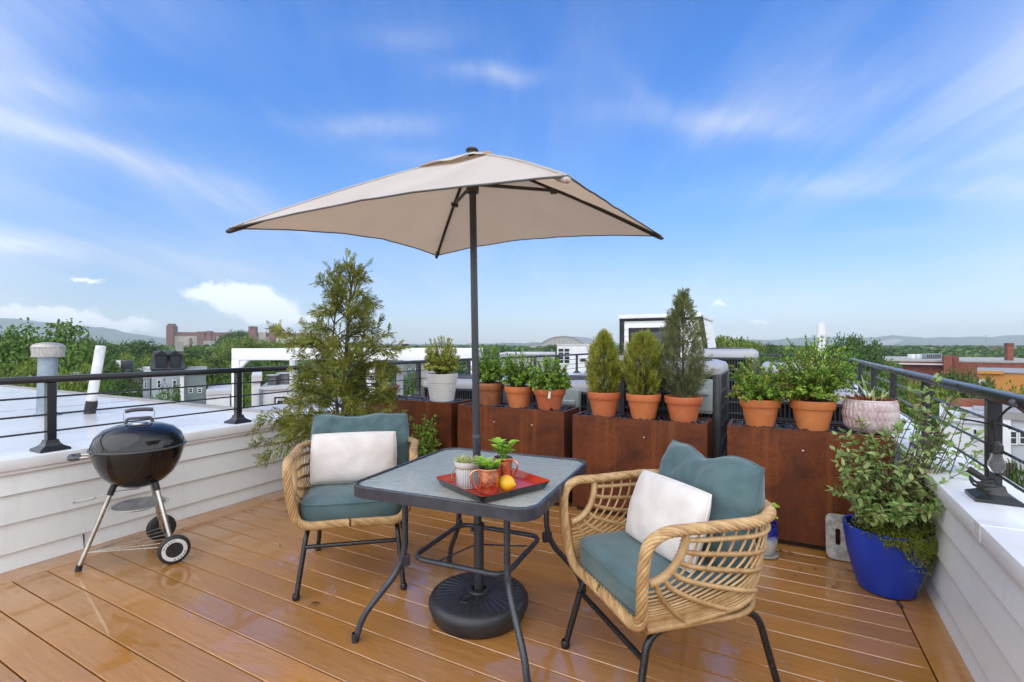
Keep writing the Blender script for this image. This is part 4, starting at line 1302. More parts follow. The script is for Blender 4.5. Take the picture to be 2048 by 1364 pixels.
def wheel(c, flip):
    """axle along AX; the printed face is -AX"""
    Mx = Matrix.Translation(c + Vector((0, 0, .08))) @ (-AX * flip).to_track_quat('Z', 'Y').to_matrix().to_4x4()
    w = MB().lathe([(0, -.017), (.045, -.018), (.072, -.018), (.079, -.012), (.080, 0), (.079, .012), (.072, .018), (.062, .0175)], 48, M=Mx).build('wheel', MAT['rubber'], t, 50)
    MB().lathe([(.0625, .0178), (.061, .0196), (.044, .0196), (.0425, .0165)], 48, M=Mx).build('white_ring', MAT['whitewall'], w, 40)
    b = MB().lathe([(.0425, .0160), (.034, .0145), (.012, .0150), (.011, .022), (0, .0225)], 32, M=Mx)
    for k in range(6): b.box(.012, .040, -.002, .002, .0145, .018, .001, seg=1, M=Mx @ Matrix.Rotation(math.pi * k / 3, 4, 'Z'))
    b.build('hub', MAT['rubber'], w, 40)
    for word, off in (('WEBER', 125), ('WEBER', -55)):
        for k, ch in enumerate(word):
            aa = R(off - (k - 2) * 17)
            o = text_mesh(ch, .0165, .0004, 'letter', MAT['lettering'], w)
            o.matrix_local = Mx @ Matrix.Translation((.0527 * math.cos(aa), .0527 * math.sin(aa), .0199)) @ Matrix.Rotation(aa - math.pi / 2, 4, 'Z')
wheel(WB, 1); wheel(WC, -1)
MB().tube([WB + Vector((0, 0, .08)), WC + Vector((0, 0, .08))], .004, 8).build('axle', MAT['wire'], t, 60)
b = MB()
A0 = Vector((FA.x, FA.y, 0)).lerp(Vector((0, 0, 0)), .10) + Vector((0, 0, .095))
A1 = Vector((FA.x, FA.y, 0)).lerp(Vector((0, 0, 0)), .18) + Vector((0, 0, .095))
for k in range(6):
    f = .06 + .88 * k / 5
    e = (WB + Vector((0, 0, .088))).lerp(WC + Vector((0, 0, .088)), f)
    b.tube([A0.lerp(A1, k / 5), e], .0022, 6)
for f in (.35, .65): b.tube([A1.lerp(WB + Vector((0, 0, .088)), f) + Vector((0, 0, -.003)), A1.lerp(WC + Vector((0, 0, .088)), f) + Vector((0, 0, -.003))], .0022, 6)
b.build('wire_rack', MAT['wire'], t, 60)
zc = .312
MB().lathe([(0, zc - .026), (.07, zc - .022), (.115, zc - .006), (.128, zc + .002), (.131, zc + .004), (.128, zc + .006), (.112, zc - .002), (.06, zc - .016), (0, zc - .02)], 40).build('ash_catcher', MAT['ash'], t, 50)
MB().tube([(.1415 * math.cos(q), .1415 * math.sin(q), zc + .004) for q in np.linspace(0, 2 * math.pi, 41)[:-1]], .002, 5, closed=True).build('catcher_ring', MAT['wire'], t, 60)
b = MB(); dd = Vector((-.68, -.55, 0))
b.tube([Vector((.02, -.02, zr - .242)), dd * .13 + Vector((0, 0, zr - .243)), dd * .22 + Vector((0, 0, zr - .262))], .003, 6)
b.tube(fillet([dd * .22 + Vector((0, 0, zr - .262)), dd * .235 + Vector((.012, -.014, zr - .266)), dd * .33 + Vector((.012, -.014, zr - .275)), dd * .33 + Vector((-.012, .014, zr - .275)), dd * .235 + Vector((-.012, .014, zr - .266)), dd * .222 + Vector((0, 0, zr - .262))], .012, 3), .003, 6)
b.build('damper_handle', MAT['wire'], t, 60)
# ----------------------------------------------------------- foliage makers
def shoots_mesh(w, h, n, nl, L, mat, parent, lean=(0, 0), up=.25, wd=.55, base=.035, thick=.0016, inner=.28, stem_mat='twig', shape=.9, name='foliage'):
    """bushy twigs spreading from the soil with leaf pairs along their outer part"""
    P = []; D = []; Nn = []; st = MB()
    for k in range(int(n * 1.7)):
        a = random.uniform(0, 2 * math.pi)
        q = math.sqrt(random.random())
        ph = q * R(96)
        rad = random.uniform(.50, 1.04) if k % 3 else random.uniform(.85, 1.08)
        tip = Vector((math.cos(a) * w / 2 * math.sin(ph) ** shape * rad + lean[0] * h, math.sin(a) * w / 2 * math.sin(ph) ** shape * rad + lean[1] * h, h * (up + (1 - up) * max(0, math.cos(ph)) ** .8) * rad))
        s = Vector((random.uniform(-base, base), random.uniform(-base, base), -.01))
        mid = s.lerp(tip, .5) + Vector((random.uniform(-.06, .06) * w, random.uniform(-.06, .06) * w, .10 * h * math.sin(ph)))
        path = spline([s, mid, tip], 5)
        st.tube(path[::2] + [path[-1]] if len(path) % 2 == 0 else path[::2], thick, 4, caps=False)
        for j in range(nl):
            f = inner + (1 - inner) * (j + random.uniform(-.3, .3)) / max(1, nl - 1)
            f = min(.999, max(0, f)) * (len(path) - 1)
            i = int(f); p = path[i].lerp(path[i + 1], f - i); d = (path[i + 1] - path[i]).normalized()
            o = d.orthogonal().normalized(); o.rotate(Matrix.Rotation(random.uniform(0, 6.28), 3, d))
            for sg in (1, -1):
                P.append(p); D.append(d * .55 + o * sg * .8 + Vector((0, 0, .12))); Nn.append(d * .7 + Vector((random.gauss(0, .3), random.gauss(0, .3), .6 + random.gauss(0, .3))))
        P.append(tip); D.append((path[-1] - path[-2])); Nn.append(rand_unit(1)[0])
    st.build('stems', MAT[stem_mat], parent, 60)
    V, F = leaf_geo(np.array(P), np.array(D), np.array(Nn), rng.uniform(L * .65, L * 1.2, len(P)), L * wd, .18, .08)
    return np_mesh(name, V, F, LF[mat], parent, True)


def spray(P, D, Nn, LL, base, d, nrm, ln, nb):
    """flat fern-like spray: a spine with alternating blades that shorten to the tip"""
    side = d.cross(nrm).normalized()
    for j in range(nb):
        f = (j + .5) / nb
        p = base + d * ln * f - Vector((0, 0, .10 * ln * f * f))
        sg = 1 if j % 2 else -1
        dd = (d * random.uniform(.65, 1.0) + side * sg * random.uniform(.45, .9) + Vector((0, 0, random.uniform(-.15, .15))))
        P.append(p); D.append(dd); Nn.append(nrm + Vector((random.gauss(0, .25), random.gauss(0, .25), random.gauss(0, .25)))); LL.append(ln * (.46 - .24 * f) * random.uniform(.75, 1.25))
    P.append(base + d * ln * .7); D.append(d); Nn.append(nrm); LL.append(ln * .42)


def conifer_cone(w, h, n, mat, parent, nb=11, ln=.066, bw=.2, prof=None, z0=.0, dense=1.0, up=.9):
    prof = prof or [(0, .45), (.12, .85), (.3, 1.0), (.55, .78), (.8, .42), (1, .04)]
    px = [p[0] for p in prof]; py = [p[1] for p in prof]
    P = []; D = []; Nn = []; LL = []; st = MB()
    st.tube([(0, 0, -.02), (.004, .003, h * .4), (0, 0, h * .92)], [.010, .007, .002], 6)
    for k in range(n):
        tz = (k + random.random()) / n
        tz = tz ** .85
        a = random.uniform(0, 6.283)
        rr = w / 2 * float(np.interp(tz, px, py)) * random.uniform(.78, 1.10) * (1 + .38 * mnoise.noise((math.cos(a) * 1.6 + n, math.sin(a) * 1.6, tz * 6)))
        out = Vector((math.cos(a), math.sin(a), 0))
        b0 = Vector((0, 0, max(.0, h * tz - rr * up * .8))); tip = out * rr + Vector((0, 0, h * tz))
        mid = b0.lerp(tip, .55) + out * rr * .12 - Vector((0, 0, .02))
        path = spline([b0, mid, tip], 4)
        if k % 2 == 0: st.tube(path[::2], .0018, 3, caps=False)
        for f in (.45, .62, .78, .9, 1.0):
            i = min(len(path) - 2, int(f * (len(path) - 1))); p = path[0].lerp(path[-1], f)
            d = (path[i + 1] - path[i]).normalized()
            tw = d.orthogonal().normalized(); tw.rotate(Matrix.Rotation(random.uniform(0, 6.28), 3, d))
            dd = (d + tw * random.uniform(.1, .7) + Vector((0, 0, .25 * up))).normalized()
            nrm = (out.cross(Vector((0, 0, 1))) + Vector((random.gauss(0, .5), random.gauss(0, .5), random.gauss(0, .3)))).normalized()
            spray(P, D, Nn, LL, p, dd, nrm, ln * random.uniform(.7, 1.25), nb)
    st.build('stems', MAT['bark'], parent, 60)
    LL = np.array(LL)
    V, F = diamond_geo(np.array(P), np.array(D), np.array(Nn), LL, np.maximum(LL * bw, .0035))
    return np_mesh('foliage', V, F, LF[mat], parent, False)


# ------------------------------------------------- the pots on the planters
def place(px, u):
    v = vline(px, u)
    p = W(u, v)
    th = math.atan2(abs(px - 1024), 971)
    return p, p.y, math.cos(th)


def terracotta_pot(name, label, cat, px, wpx, rim_py, zb, mat='terracotta', u=3.645, group='terracotta pots on the planters', notch=False, taper=.66, band=.27):
    p, Y, cs = place(px, u)
    Rr = wpx * Y * cs / (2 * 971)
    H = CAMH - (rim_py - 692) / 971 * Y - zb
    t = empty(name, (p.x, p.y, zb), random.uniform(0, 6), label, cat, group)
    hb = H * band
    prof = [(0, .002), (Rr * taper * .93, .002), (Rr * taper, .006), (Rr * taper + (Rr * .885 - Rr * taper) * .5, (H - hb) * .5), (Rr * .885, H - hb), (Rr * .955, H - hb - .0005), (Rr * .972, H - hb + .004), (Rr, H - .008), (Rr * .99, H), (Rr * .93, H), (Rr * .91, H - .01), (Rr * .84, H - hb)]
    n = 64
    b = MB().lathe(prof, n)
    if notch:
        rz = t.rotation_euler[2]
        to = math.atan2(-p.y, -p.x) + .15 - rz
        for i in (1, 2):
            for k in range(n):
                a = (2 * math.pi * k / n - to + math.pi) % (2 * math.pi) - math.pi
                lift = max(0, .024 * (1 - abs(a) / .30))
                x, y, z = b.v[i * n + k]; b.v[i * n + k] = (x, y, z + lift)
    b.build('pot', MAT[mat], t, 35)
    MB().lathe([(Rr * .90, H - .020), (Rr * .5, H - .014), (0, H - .012)], 32, wob=lambda a, z: 1 + .02 * math.sin(a * 5)).build('soil', MAT['soil'], t, 40)
    return t, Rr, H, Y


def sub(t, z):
    """shift the children added after the pot up to soil level"""
    for c in t.children:
        if c.name.split('.')[0] in ('stems', 'foliage'):
            c.location.z = z


ZB2 = .727; ZB3 = .709; ZB4 = .713
px2m = lambda w, Y: w * Y / 971
t, r_, H, Y = terracotta_pot('potted_boxwood', 'terracotta pot of boxwood half behind the parasol pole', 'potted plant', 978, 64, 765, ZB2, 'terracotta_old')
shoots_mesh(.29, .345, 90, 11, .024, 'box', t, up=.2); sub(t, H - .02)
t, r_, H, Y = terracotta_pot('potted_boxwood', 'terracotta pot of dense boxwood between two other boxwoods behind the table', 'potted plant', 1038, 59, 772, ZB2)
shoots_mesh(.30, .315, 80, 11, .024, 'box', t, up=.2); sub(t, H - .02)
t, r_, H, Y = terracotta_pot('potted_boxwood', 'terracotta pot with broken base holding boxwood with a white plant tag', 'potted plant', 1099, 65, 777, ZB2, notch=True)
shoots_mesh(.33, .27, 80, 11, .027, 'box', t, up=.12); sub(t, H - .02)
tg = MB().box(-.009, .009, -.0008, .0008, -.062, .045).build('plant_tag', MAT['whiteplate'], t, 0)
pp = t.location
wq = Matrix.Translation(Vector((pp.x, pp.y, ZB2 + H - .005)) + Vector((-pp.x, -pp.y, 0)).normalized() * (r_ + .004) + Vector((.004, 0, 0))) @ Matrix.Rotation(.16, 4, 'Y') @ Matrix.Rotation(-.14, 4, 'X')
bpy.context.view_layer.update()
tg.matrix_local = t.matrix_world.inverted() @ wq
t, r_, H, Y = terracotta_pot('potted_conifer', 'terracotta pot of golden conifer, pointed and alone at the planter end', 'potted plant', 1208, 67, 783, ZB3)
conifer_cone(.235, .43, 260, 'thuja', t, prof=[(0, .55), (.1, .85), (.3, 1.0), (.55, .95), (.8, .55), (1, .08)]); sub(t, H - .02)
t, r_, H, Y = terracotta_pot('potted_conifer', 'terracotta pot of golden conifer with two blunt tops beside the tall dusty one', 'potted plant', 1287, 71, 787, ZB3)
conifer_cone(.275, .43, 280, 'thuja', t, prof=[(0, .5), (.1, .75), (.3, .9), (.55, 1.0), (.75, .75), (.92, .5), (1, .2)]); sub(t, H - .02)
t, r_, H, Y = terracotta_pot('potted_conifer', 'terracotta pot of tall dusty green conifer before the stair bulkhead', 'potted plant', 1367, 78, 792, ZB3)
conifer_cone(.29, .72, 230, 'thuja_dark', t, nb=10, ln=.070, prof=[(0, .5), (.15, .85), (.35, 1.0), (.6, .75), (.8, .5), (.93, .25), (1, .03)]); sub(t, H - .02)
t, r_, H, Y = terracotta_pot('potted_boxwood', 'terracotta pot of loose lopsided boxwood beside the tall condenser', 'potted plant', 1520, 85, 797, ZB4)
shoots_mesh(.44, .30, 70, 12, .023, 'box', t, up=.10)
shoots_mesh(.36, .29, 26, 12, .022, 'box_yellow', t, up=.12); sub(t, H - .02)
t, r_, H, Y = terracotta_pot('potted_boxwood', 'largest terracotta pot of spreading boxwood beside the pink pot', 'potted plant', 1625, 95, 800, ZB4)
shoots_mesh(.50, .42, 120, 12, .023, 'box', t, up=.16)
shoots_mesh(.40, .36, 40, 12, .022, 'box_yellow', t, up=.16); sub(t, H - .02)
P_ = []; D_ = []
for k in range(7):
    a = random.uniform(0, 6.3); P_.append((math.cos(a) * .03 - .02, math.sin(a) * .03, H + .015)); D_.append((math.cos(a), math.sin(a), .6))
V, F = leaf_geo(P_, D_, [(0, 0, 1)] * 7, .055, .036, .12, .1)
np_mesh('bright_leaves', V, F, LF['bright'], t, True)

# white ribbed pot
p, Y, cs = place(884, 3.66)
t = empty('potted_boxwood', (p.x, p.y, .735), 0, 'tall white ribbed pot of yellowish boxwood', 'potted plant')
H = CAMH - (747 - 692) / 971 * Y - .735; Rr = 65 * Y * cs / (2 * 971)
prof = [(0, .002), (Rr * .70, .002), (Rr * .72, .006)]
zz = .012
while zz < H * .62:
    f = .73 + .27 * zz / H
    prof += [(Rr * f, zz), (Rr * (f + .012), zz + .009), (Rr * (f + .012), zz + .017), (Rr * f, zz + .020)]
    zz += .0235
prof += [(Rr * .93, H * .68), (Rr, H - .003), (Rr * .99, H), (Rr * .95, H), (Rr * .92, H - .03)]
MB().lathe(prof, 64).build('pot', MAT['white_pot'], t, 30)
MB().lathe([(Rr * .93, H - .03), (0, H - .022)], 24).build('soil', MAT['soil'], t, 30)
shoots_mesh(.34, .36, 120, 13, .023, 'box_yellow', t, up=.25, shape=.7); sub(t, H - .03)

# shallow terracotta bowl of pebbles
t, r_, H, Y = terracotta_pot('bowl_planter', 'old terracotta bowl of dark pebbles beside the white ribbed pot', 'pot', 776, 48, 770, .733, 'terracotta_old', group=None, taper=.55, band=.2)
g = MB()
for _ in range(70):
    a = random.uniform(0, 6.3); q = r_ * .85 * math.sqrt(random.random()); s = random.uniform(.006, .012)
    g.lathe([(0, -1), (.8, -.5), (1, 0), (.7, .65), (0, 1)], 6, M=Matrix.Translation((q * math.cos(a), q * math.sin(a), H - .012 + random.uniform(0, .02))) @ Matrix.Diagonal((s * 1.3, s, s * .7, 1)))
g.build('pebbles', MAT['pebble'], t, 50)['kind'] = 'stuff'

# whitewashed pink pot with pressed ovals
p, Y, cs = place(1740, 3.655)
p = W(3.66, vline(1740, 3.66)); Y = p.y
t = empty('pink_pot', (p.x, p.y, ZB4 + .012), 0, 'squat whitewashed pink pot with pressed ovals and dried red bracts', 'potted plant')
Rr = 114 * Y * cs / (2 * 971); H = CAMH - (798 - 692) / 971 * Y - ZB4 - .012
prof = [(0, .001), (Rr * .70, .001), (Rr * .80, .010), (Rr * .93, H * .2), (Rr * .99, H * .40), (Rr, H * .55), (Rr * .975, H * .8), (Rr * .93, H - .006), (Rr * .92, H), (Rr * .87, H), (Rr * .86, H - .03)]
MB().lathe(prof, 72).build('pot', MAT['pink'], t, 40)
b = MB()
for (z, hh, nn) in ((.80, .30, 34), (.555, .28, 34), (.27, .32, 32)):
    for k in range(nn):
        a = 2 * math.pi * (k + (.5 if z < .5 else 0)) / nn
        rr_ = np.interp(z * H, [q[1] for q in prof[1:8]], [q[0] for q in prof[1:8]])
        Mx = Matrix.Rotation(a, 4, 'Z') @ Matrix.Translation((rr_ - .0005, 0, z * H)) @ Matrix.Rotation(math.pi / 2 + (.22 if z < .5 else (-.10 if z > .7 else 0)), 4, 'Y')
        b.lathe([(1, -.3), (.9, .3), (.6, .8), (0, 1)], 8, M=Mx @ Matrix.Diagonal((H * hh / 2, Rr * 2 * math.pi / nn * .34, .0055, 1)))
for z in (.965, .68, .425):
    rr_ = np.interp(z * H, [q[1] for q in prof[1:8]], [q[0] for q in prof[1:8]])
    for k in range(58):
        a = 2 * math.pi * k / 58
        b.lathe([(1, 0), (.7, .7), (0, 1)], 6, M=Matrix.Rotation(a, 4, 'Z') @ Matrix.Translation((rr_ - .0005, 0, z * H)) @ Matrix.Rotation(math.pi / 2, 4, 'Y') @ Matrix.Diagonal((.0045, .0045, .0035, 1)))
b.build('pressed_ovals', MAT['pink'], t, 60)
MB().lathe([(Rr * .87, H - .028), (0, H - .02)], 24).build('soil', MAT['soil'], t, 30)
def tuft(n, rad, L, wd, mat, name, up=.8, z=0):
    a = rng.uniform(0, 6.283, n); q = rad * np.sqrt(rng.uniform(0, 1, n))
    P = np.stack([q * np.cos(a), q * np.sin(a), np.full(n, z)], 1)
    D = np.stack([np.cos(a) * (1 - up) * 2, np.sin(a) * (1 - up) * 2, np.ones(n)], 1) + rng.normal(size=(n, 3)) * .3
    V, F = leaf_geo(P, D, rand_unit(n), rng.uniform(L * .6, L * 1.2, n), wd, .3)
    return np_mesh(name, V, F, LF[mat], t, True)
tuft(150, Rr * .72, .05, .018, 'brown', 'dried_bracts', .62, H - .022)
tuft(16, Rr * .75, .075, .016, 'pale', 'foliage', .7, H - .022)
o = tuft(5, .014, .16, .013, 'pale', 'tall_shoot', .97, H - .022)

# big conifer behind the left chair
def big_conifer():
    t = empty('conifer', (-1.36, 3.90, 0), 0, 'large ragged olive conifer towering over the parapet behind the chair', 'conifer')
    MB().lathe([(0, .0), (.15, .0), (.17, .02), (.20, .32), (.21, .33), (.21, .35), (.19, .35), (.185, .31), (0, .31)], 32).build('tub', MAT['blackplastic'], t, 40)
    P = []; D = []; Nn = []; LL = []; st = MB()
    lead = spline([(0, 0, .28), (.01, .0, .75), (.03, 0, 1.2), (.055, 0, 1.6), (.10, .0, 1.93)], 8)
    st.tube(lead, list(np.linspace(.028, .003, len(lead))), 8)
    l2 = spline([(0, 0, .34), (-.06, .03, .8), (-.09, .03, 1.25), (-.05, .02, 1.66)], 8)
    st.tube(l2, list(np.linspace(.018, .003, len(l2))), 7)
    def branch(b0, tip, nsp, ln, droop):
        mid = b0.lerp(tip, .5) + Vector((0, 0, .04 + droop))
        path = spline([b0, mid, tip], 7)
        st.tube(path, list(np.linspace(.006, .0015, len(path))), 4, caps=False)
        for k in range(nsp):
            f = .22 + .80 * (k + random.random()) / nsp
            f = min(.999, f) * (len(path) - 1); i = int(f); p = path[i].lerp(path[i + 1], f - i)
            d = (path[i + 1] - path[i]).normalized()
            o = d.orthogonal().normalized(); o.rotate(Matrix.Rotation(random.uniform(0, 6.28), 3, d))
            dd = (d * .8 + o * .75 + Vector((0, 0, random.uniform(-.25, .35)))).normalized()
            nrm = (Vector((random.gauss(0, .6), random.gauss(0, .6), .6)) + dd.orthogonal() * .3).normalized()
            l = ln * random.uniform(.6, 1.25)
            spray(P, D, Nn, LL, p, dd, nrm, l, 16)
            if random.random() < .75:
                s2 = (dd + dd.cross(nrm) * random.choice((-1, 1)) * .9).normalized()
                spray(P, D, Nn, LL, p + dd * l * .4, s2, nrm, l * .75, 12)
    prof = [(.45, .46), (.62, .52), (.8, .50), (.98, .43), (1.18, .42), (1.38, .36), (1.55, .25), (1.70, .17), (1.85, .07)]
    zs = [q[0] for q in prof]; rs = [q[1] for q in prof]
    n = 74
    for k in range(n):
        z = .44 + 1.40 * ((k + random.random()) / n) ** 1.08
        a = 2.399 * k + random.uniform(-.5, .5)
        r = .86 * float(np.interp(z, zs, rs)) * random.choice((random.uniform(.45, .8), random.uniform(.75, 1.05), random.uniform(.9, 1.18)))
        ld = lead if random.random() < .6 else l2
        zb = z - random.uniform(.02, .16) * (1 if z > .8 else .3)
        b0 = min(ld, key=lambda p: abs(p.z - zb)).copy()
        tip = Vector((b0.x * .7 + math.cos(a) * r, b0.y * .7 + math.sin(a) * r * .85, z + random.uniform(-.05, .10)))
        branch(b0, tip, 8 + int(r * 40), .105, random.uniform(-.03, .04))
    for tip, f in (((-.52, -.30, .52), .6), ((-.60, -.16, .66), .62), ((-.42, -.42, .46), .55), ((.36, -.35, .62), .7), ((.50, -.20, .70), .75), ((.46, -.05, 1.24), 1.0), ((.40, -.1, 1.36), .95), ((-.45, -.1, 1.38), 1.0), ((.30, .0, 1.08), .9)):
        b0 = min(lead, key=lambda p: abs(p.z - f)).copy()
        branch(b0, Vector(tip), 26, .10, .03)
    for tip in ((.02, .02, 1.97), (.16, 0, 1.84), (-.02, 0, 1.86), (.19, .02, 1.92)):
        branch(Vector((.075, 0, 1.62)), Vector(tip), 6, .075, 0)
    st.build('trunk', MAT['bark'], t, 60)
    LLa = np.array(LL)
    V, F = diamond_geo(np.array(P), np.array(D), np.array(Nn), LLa, np.maximum(LLa * .22, .0055))
    np_mesh('foliage', V, F, LF['thuja_big'], t, False)
big_conifer()

t = empty('leafy_shrub', (-.78, 4.18, .0), 0, 'small bright leafy shrub before the rusted planter beside the chair back', 'shrub')
MB().lathe([(0, 0), (.10, 0), (.13, .22), (.135, .24), (.12, .24), (.11, .2), (0, .2)], 28).build('tub', MAT['blackplastic'], t, 40)
shoots_mesh(.32, .46, 20, 8, .040, 'box', t, up=.45, wd=.42); sub(t, .2)

# ------------------------------------------------------------ the blue corner
CB = Vector((1.92, 2.49, 0))
t = empty('blue_pot_shrub', CB, 0, 'cobalt blue pot overflowing with leafy honeysuckle and creeping thyme', 'potted plant')
MB().lathe([(0, .001), (.10, .001), (.118, .008), (.145, .08), (.172, .20), (.187, .315), (.188, .325), (.182, .33), (.172, .325), (.165, .28)], 64).build('pot', MAT['blue_pot'], t, 45)
MB().lathe([(.17, .295), (0, .305)], 28).build('soil', MAT['soil'], t, 30)
P = []; D = []; Nn = []; st = MB(); FP = []; FD = []
def vine(tip, lift, nl):
    s = Vector((random.uniform(-.09, .09), random.uniform(-.09, .09), .29))
    mid = s.lerp(tip, .5) + Vector((random.uniform(-.04, .04), random.uniform(-.04, .04), lift))
    path = spline([s, mid, tip], 8)
    st.tube(path, list(np.linspace(.0035, .0014, len(path))), 5, caps=False)
    for j in range(nl):
        f = .22 + .78 * j / (nl - 1)
        f = min(.999, f) * (len(path) - 1); i = int(f); p = path[i].lerp(path[i + 1], f - i); d = (path[i + 1] - path[i]).normalized()
        o = d.cross(Vector((0, 0, 1)))
        o = o.normalized() if o.length > .01 else Vector((1, 0, 0)); o.rotate(Matrix.Rotation((j % 2) * 1.57 + random.gauss(0, .4), 3, d))
        for sg in (1, -1):
            P.append(p); D.append(d * .45 + o * sg + Vector((0, 0, random.uniform(-.1, .35)))); Nn.append(Vector((random.gauss(0, .3), random.gauss(0, .3) - .25, 1)))
    P.append(path[-1]); D.append(path[-1] - path[-2]); Nn.append((0, -.3, 1))
    if random.random() < .28: FP.append(path[-1]); FD.append(path[-1] - path[-2])
for k in range(84):
    q = Vector(rand_unit(1)[0]) * random.uniform(.55, 1) ** .5
    tip = Vector((.03 + q.x * .31, -.05 + q.y * .26, .60 + q.z * .24 + q.x * .12))
    vine(tip, .07 if tip.z < .7 else .02, 9)
for tip in ((.32, -.04, 1.02), (.26, .0, 1.06), (.20, .02, 1.0), (.34, .03, .96), (.28, -.06, .93), (.36, -.05, .88), (.24, .05, .92), (.18, -.02, .93), (.40, -.1, .80), (.42, -.06, .70), (.43, -.12, .62),
            (-.22, .02, .70), (-.25, -.02, .66), (-.18, -.05, .60), (-.2, .06, .78), (-.12, .02, .84), (-.15, .05, .80), (-.17, -.12, .42), (-.2, -.08, .44), (-.1, -.2, .42)):
    for _ in range(2): vine(Vector(tip) + Vector((random.gauss(0, .02), random.gauss(0, .02), random.gauss(0, .02))), .05, 9)
st.build('stems', MAT['twig'], t, 60)
V, F = leaf_geo(np.array(P), np.array(D), np.array(Nn), rng.uniform(.024, .052, len(P)), rng.uniform(.015, .028, len(P)), .12, .12)
np_mesh('leaves', V, F, LF['vine'], t, True)
if FP:
    FPn = np.repeat(np.array(FP), 5, 0); FDn = np.repeat(np.array(FD), 5, 0)
    V, F = leaf_geo(FPn, unit(FDn) + rng.normal(size=FPn.shape) * .6, rand_unit(len(FPn)), .020, .006, .2)
    MAT['blossom'] = leaf_mat('coral_blossom', (.50, .14, .10), (.62, .30, .22), (.72, .45, .36))
    np_mesh('blossoms', V, F, MAT['blossom'], t, True)
n = 4200
ang0 = math.atan2(-.55, .25)
a = rng.normal(ang0, .75, n)
dn = np.abs(rng.normal(0, 1, n)) * .055 * np.clip(1.5 - np.abs(a - ang0), .2, 1.5)
rad = np.where(dn < .02, rng.uniform(.10, .19, n), .187 - dn * .22 + rng.uniform(0, .035, n))
clump = np.array([mnoise.noise((math.cos(x) * 6, math.sin(x) * 6, z * 16)) for x, z in zip(a, dn)])
P = np.stack([rad * np.cos(a), rad * np.sin(a), .345 - dn + .02 * clump + np.where(dn < .02, rng.uniform(-.01, .03, n), 0)], 1)
D = np.stack([np.cos(a) * .7, np.sin(a) * .7, rng.uniform(-.5, .9, n)], 1) + rng.normal(size=(n, 3)) * .6
V, F = leaf_geo(P, D, rand_unit(n), rng.uniform(.012, .026, n), .0055, .3)
np_mesh('creeping_thyme', V, F, LF['moss'], t, True)

# bronze globe on a stake in the pot
t = empty('garden_globe', (CB.x - .115, CB.y + .06, .30), 0, 'small bronze globe ornament among the honeysuckle leaves', 'ornament')
MB().tube([(0, 0, 0), (0, 0, .13)], .004, 8).build('stake', MAT['wire'], t, 60)
MB().lathe([(0, .105), (.02, .110), (.036, .126), (.042, .150), (.036, .174), (.02, .188), (0, .192)], 28).build('globe', MAT['ornament'], t, 60)

# kneeling pad against the planter
t = empty('kneeling_pad', W(3.40, .47, .002), -PHI, 'speckled grey foam kneeling pad with a hand slot behind the blue pot', 'kneeling pad')
Mx = Matrix.Rotation(-.22, 4, 'X')
out = [(x, y + .128) for x, y in rounded_rect(.38, .255, .035, 6)]
b = MB()
slot = [(x - .13, y + .128) for x, y in rounded_rect(.026, .095, .013, 6)]
for y0, y1 in ((-.014, .014),):
    n = len(out)
    vs = []
    for yy in (y0, y1):
        vs += [(x, yy, z) for x, z in out] + [(x, yy, z) for x, z in slot]
    fs = []
    for o in (0, 2 * n):
        for i in range(n):
            j = (i + 1) % n
            fs.append((o + i, o + j, o + n + j, o + n + i))
    for i in range(n):
        j = (i + 1) % n
        fs.append((i, j, 2 * n + j, 2 * n + i)); fs.append((n + i, n + j, 3 * n + j, 3 * n + i))
    b.add(vs, fs, Mx)
b.build('pad', MAT['pad'], t, 35)
b = MB(); b.box(-.088, -.086, -.0150, -.0142, .05, .22, M=Mx); b.box(-.085, .06, -.0150, -.0142, .05, .052, M=Mx)
b.build('pressed_line', MAT['padline'], t, 0)

# small drip-glazed pot
p = Vector((1.512, 2.90, 0))
t = empty('glazed_pot', p, .3, 'small fluted pot with dark blue drip glaze on a pale saucer', 'potted plant')
MB().lathe([(0, .001), (.062, .001), (.070, .006), (.073, .018), (.069, .019), (.064, .010), (0, .009)], 36).build('saucer', MAT['saucer'], t, 40)
MB().lathe([(0, .0105), (.038, .0105), (.045, .018), (.060, .07), (.068, .13), (.067, .165), (.062, .188), (.069, .196), (.068, .201), (.061, .200), (.058, .18)], 60, wob=lambda a, z: 1 + (.03 * abs(math.sin(a * 5)) if .015 < z < .18 else 0)).build('pot', MAT['glaze'], t, 50)
MB().lathe([(.06, .182), (0, .186)], 20).build('soil', MAT['soil'], t, 30)
P = []; D = []; st = MB()
for k in range(13):
    a = 2.4 * k; q = Vector((math.cos(a) * .05 * random.uniform(.3, 1), math.sin(a) * .05 * random.uniform(.3, 1), .26 + random.uniform(-.03, .07)))
    st.tube(spline([(0, 0, .18), tuple(q * .5 + Vector((0, 0, .12))), tuple(q)], 3), .0012, 4); P.append(q); D.append((math.cos(a), math.sin(a), .15))
st.build('stems', LF['bright'], t, 60)
V, F = leaf_geo(P, D, [(0, -.3, 1)] * 13, rng.uniform(.035, .05, 13), .042, .10, .15)
np_mesh('leaves', V, F, LF['bright'], t, True)

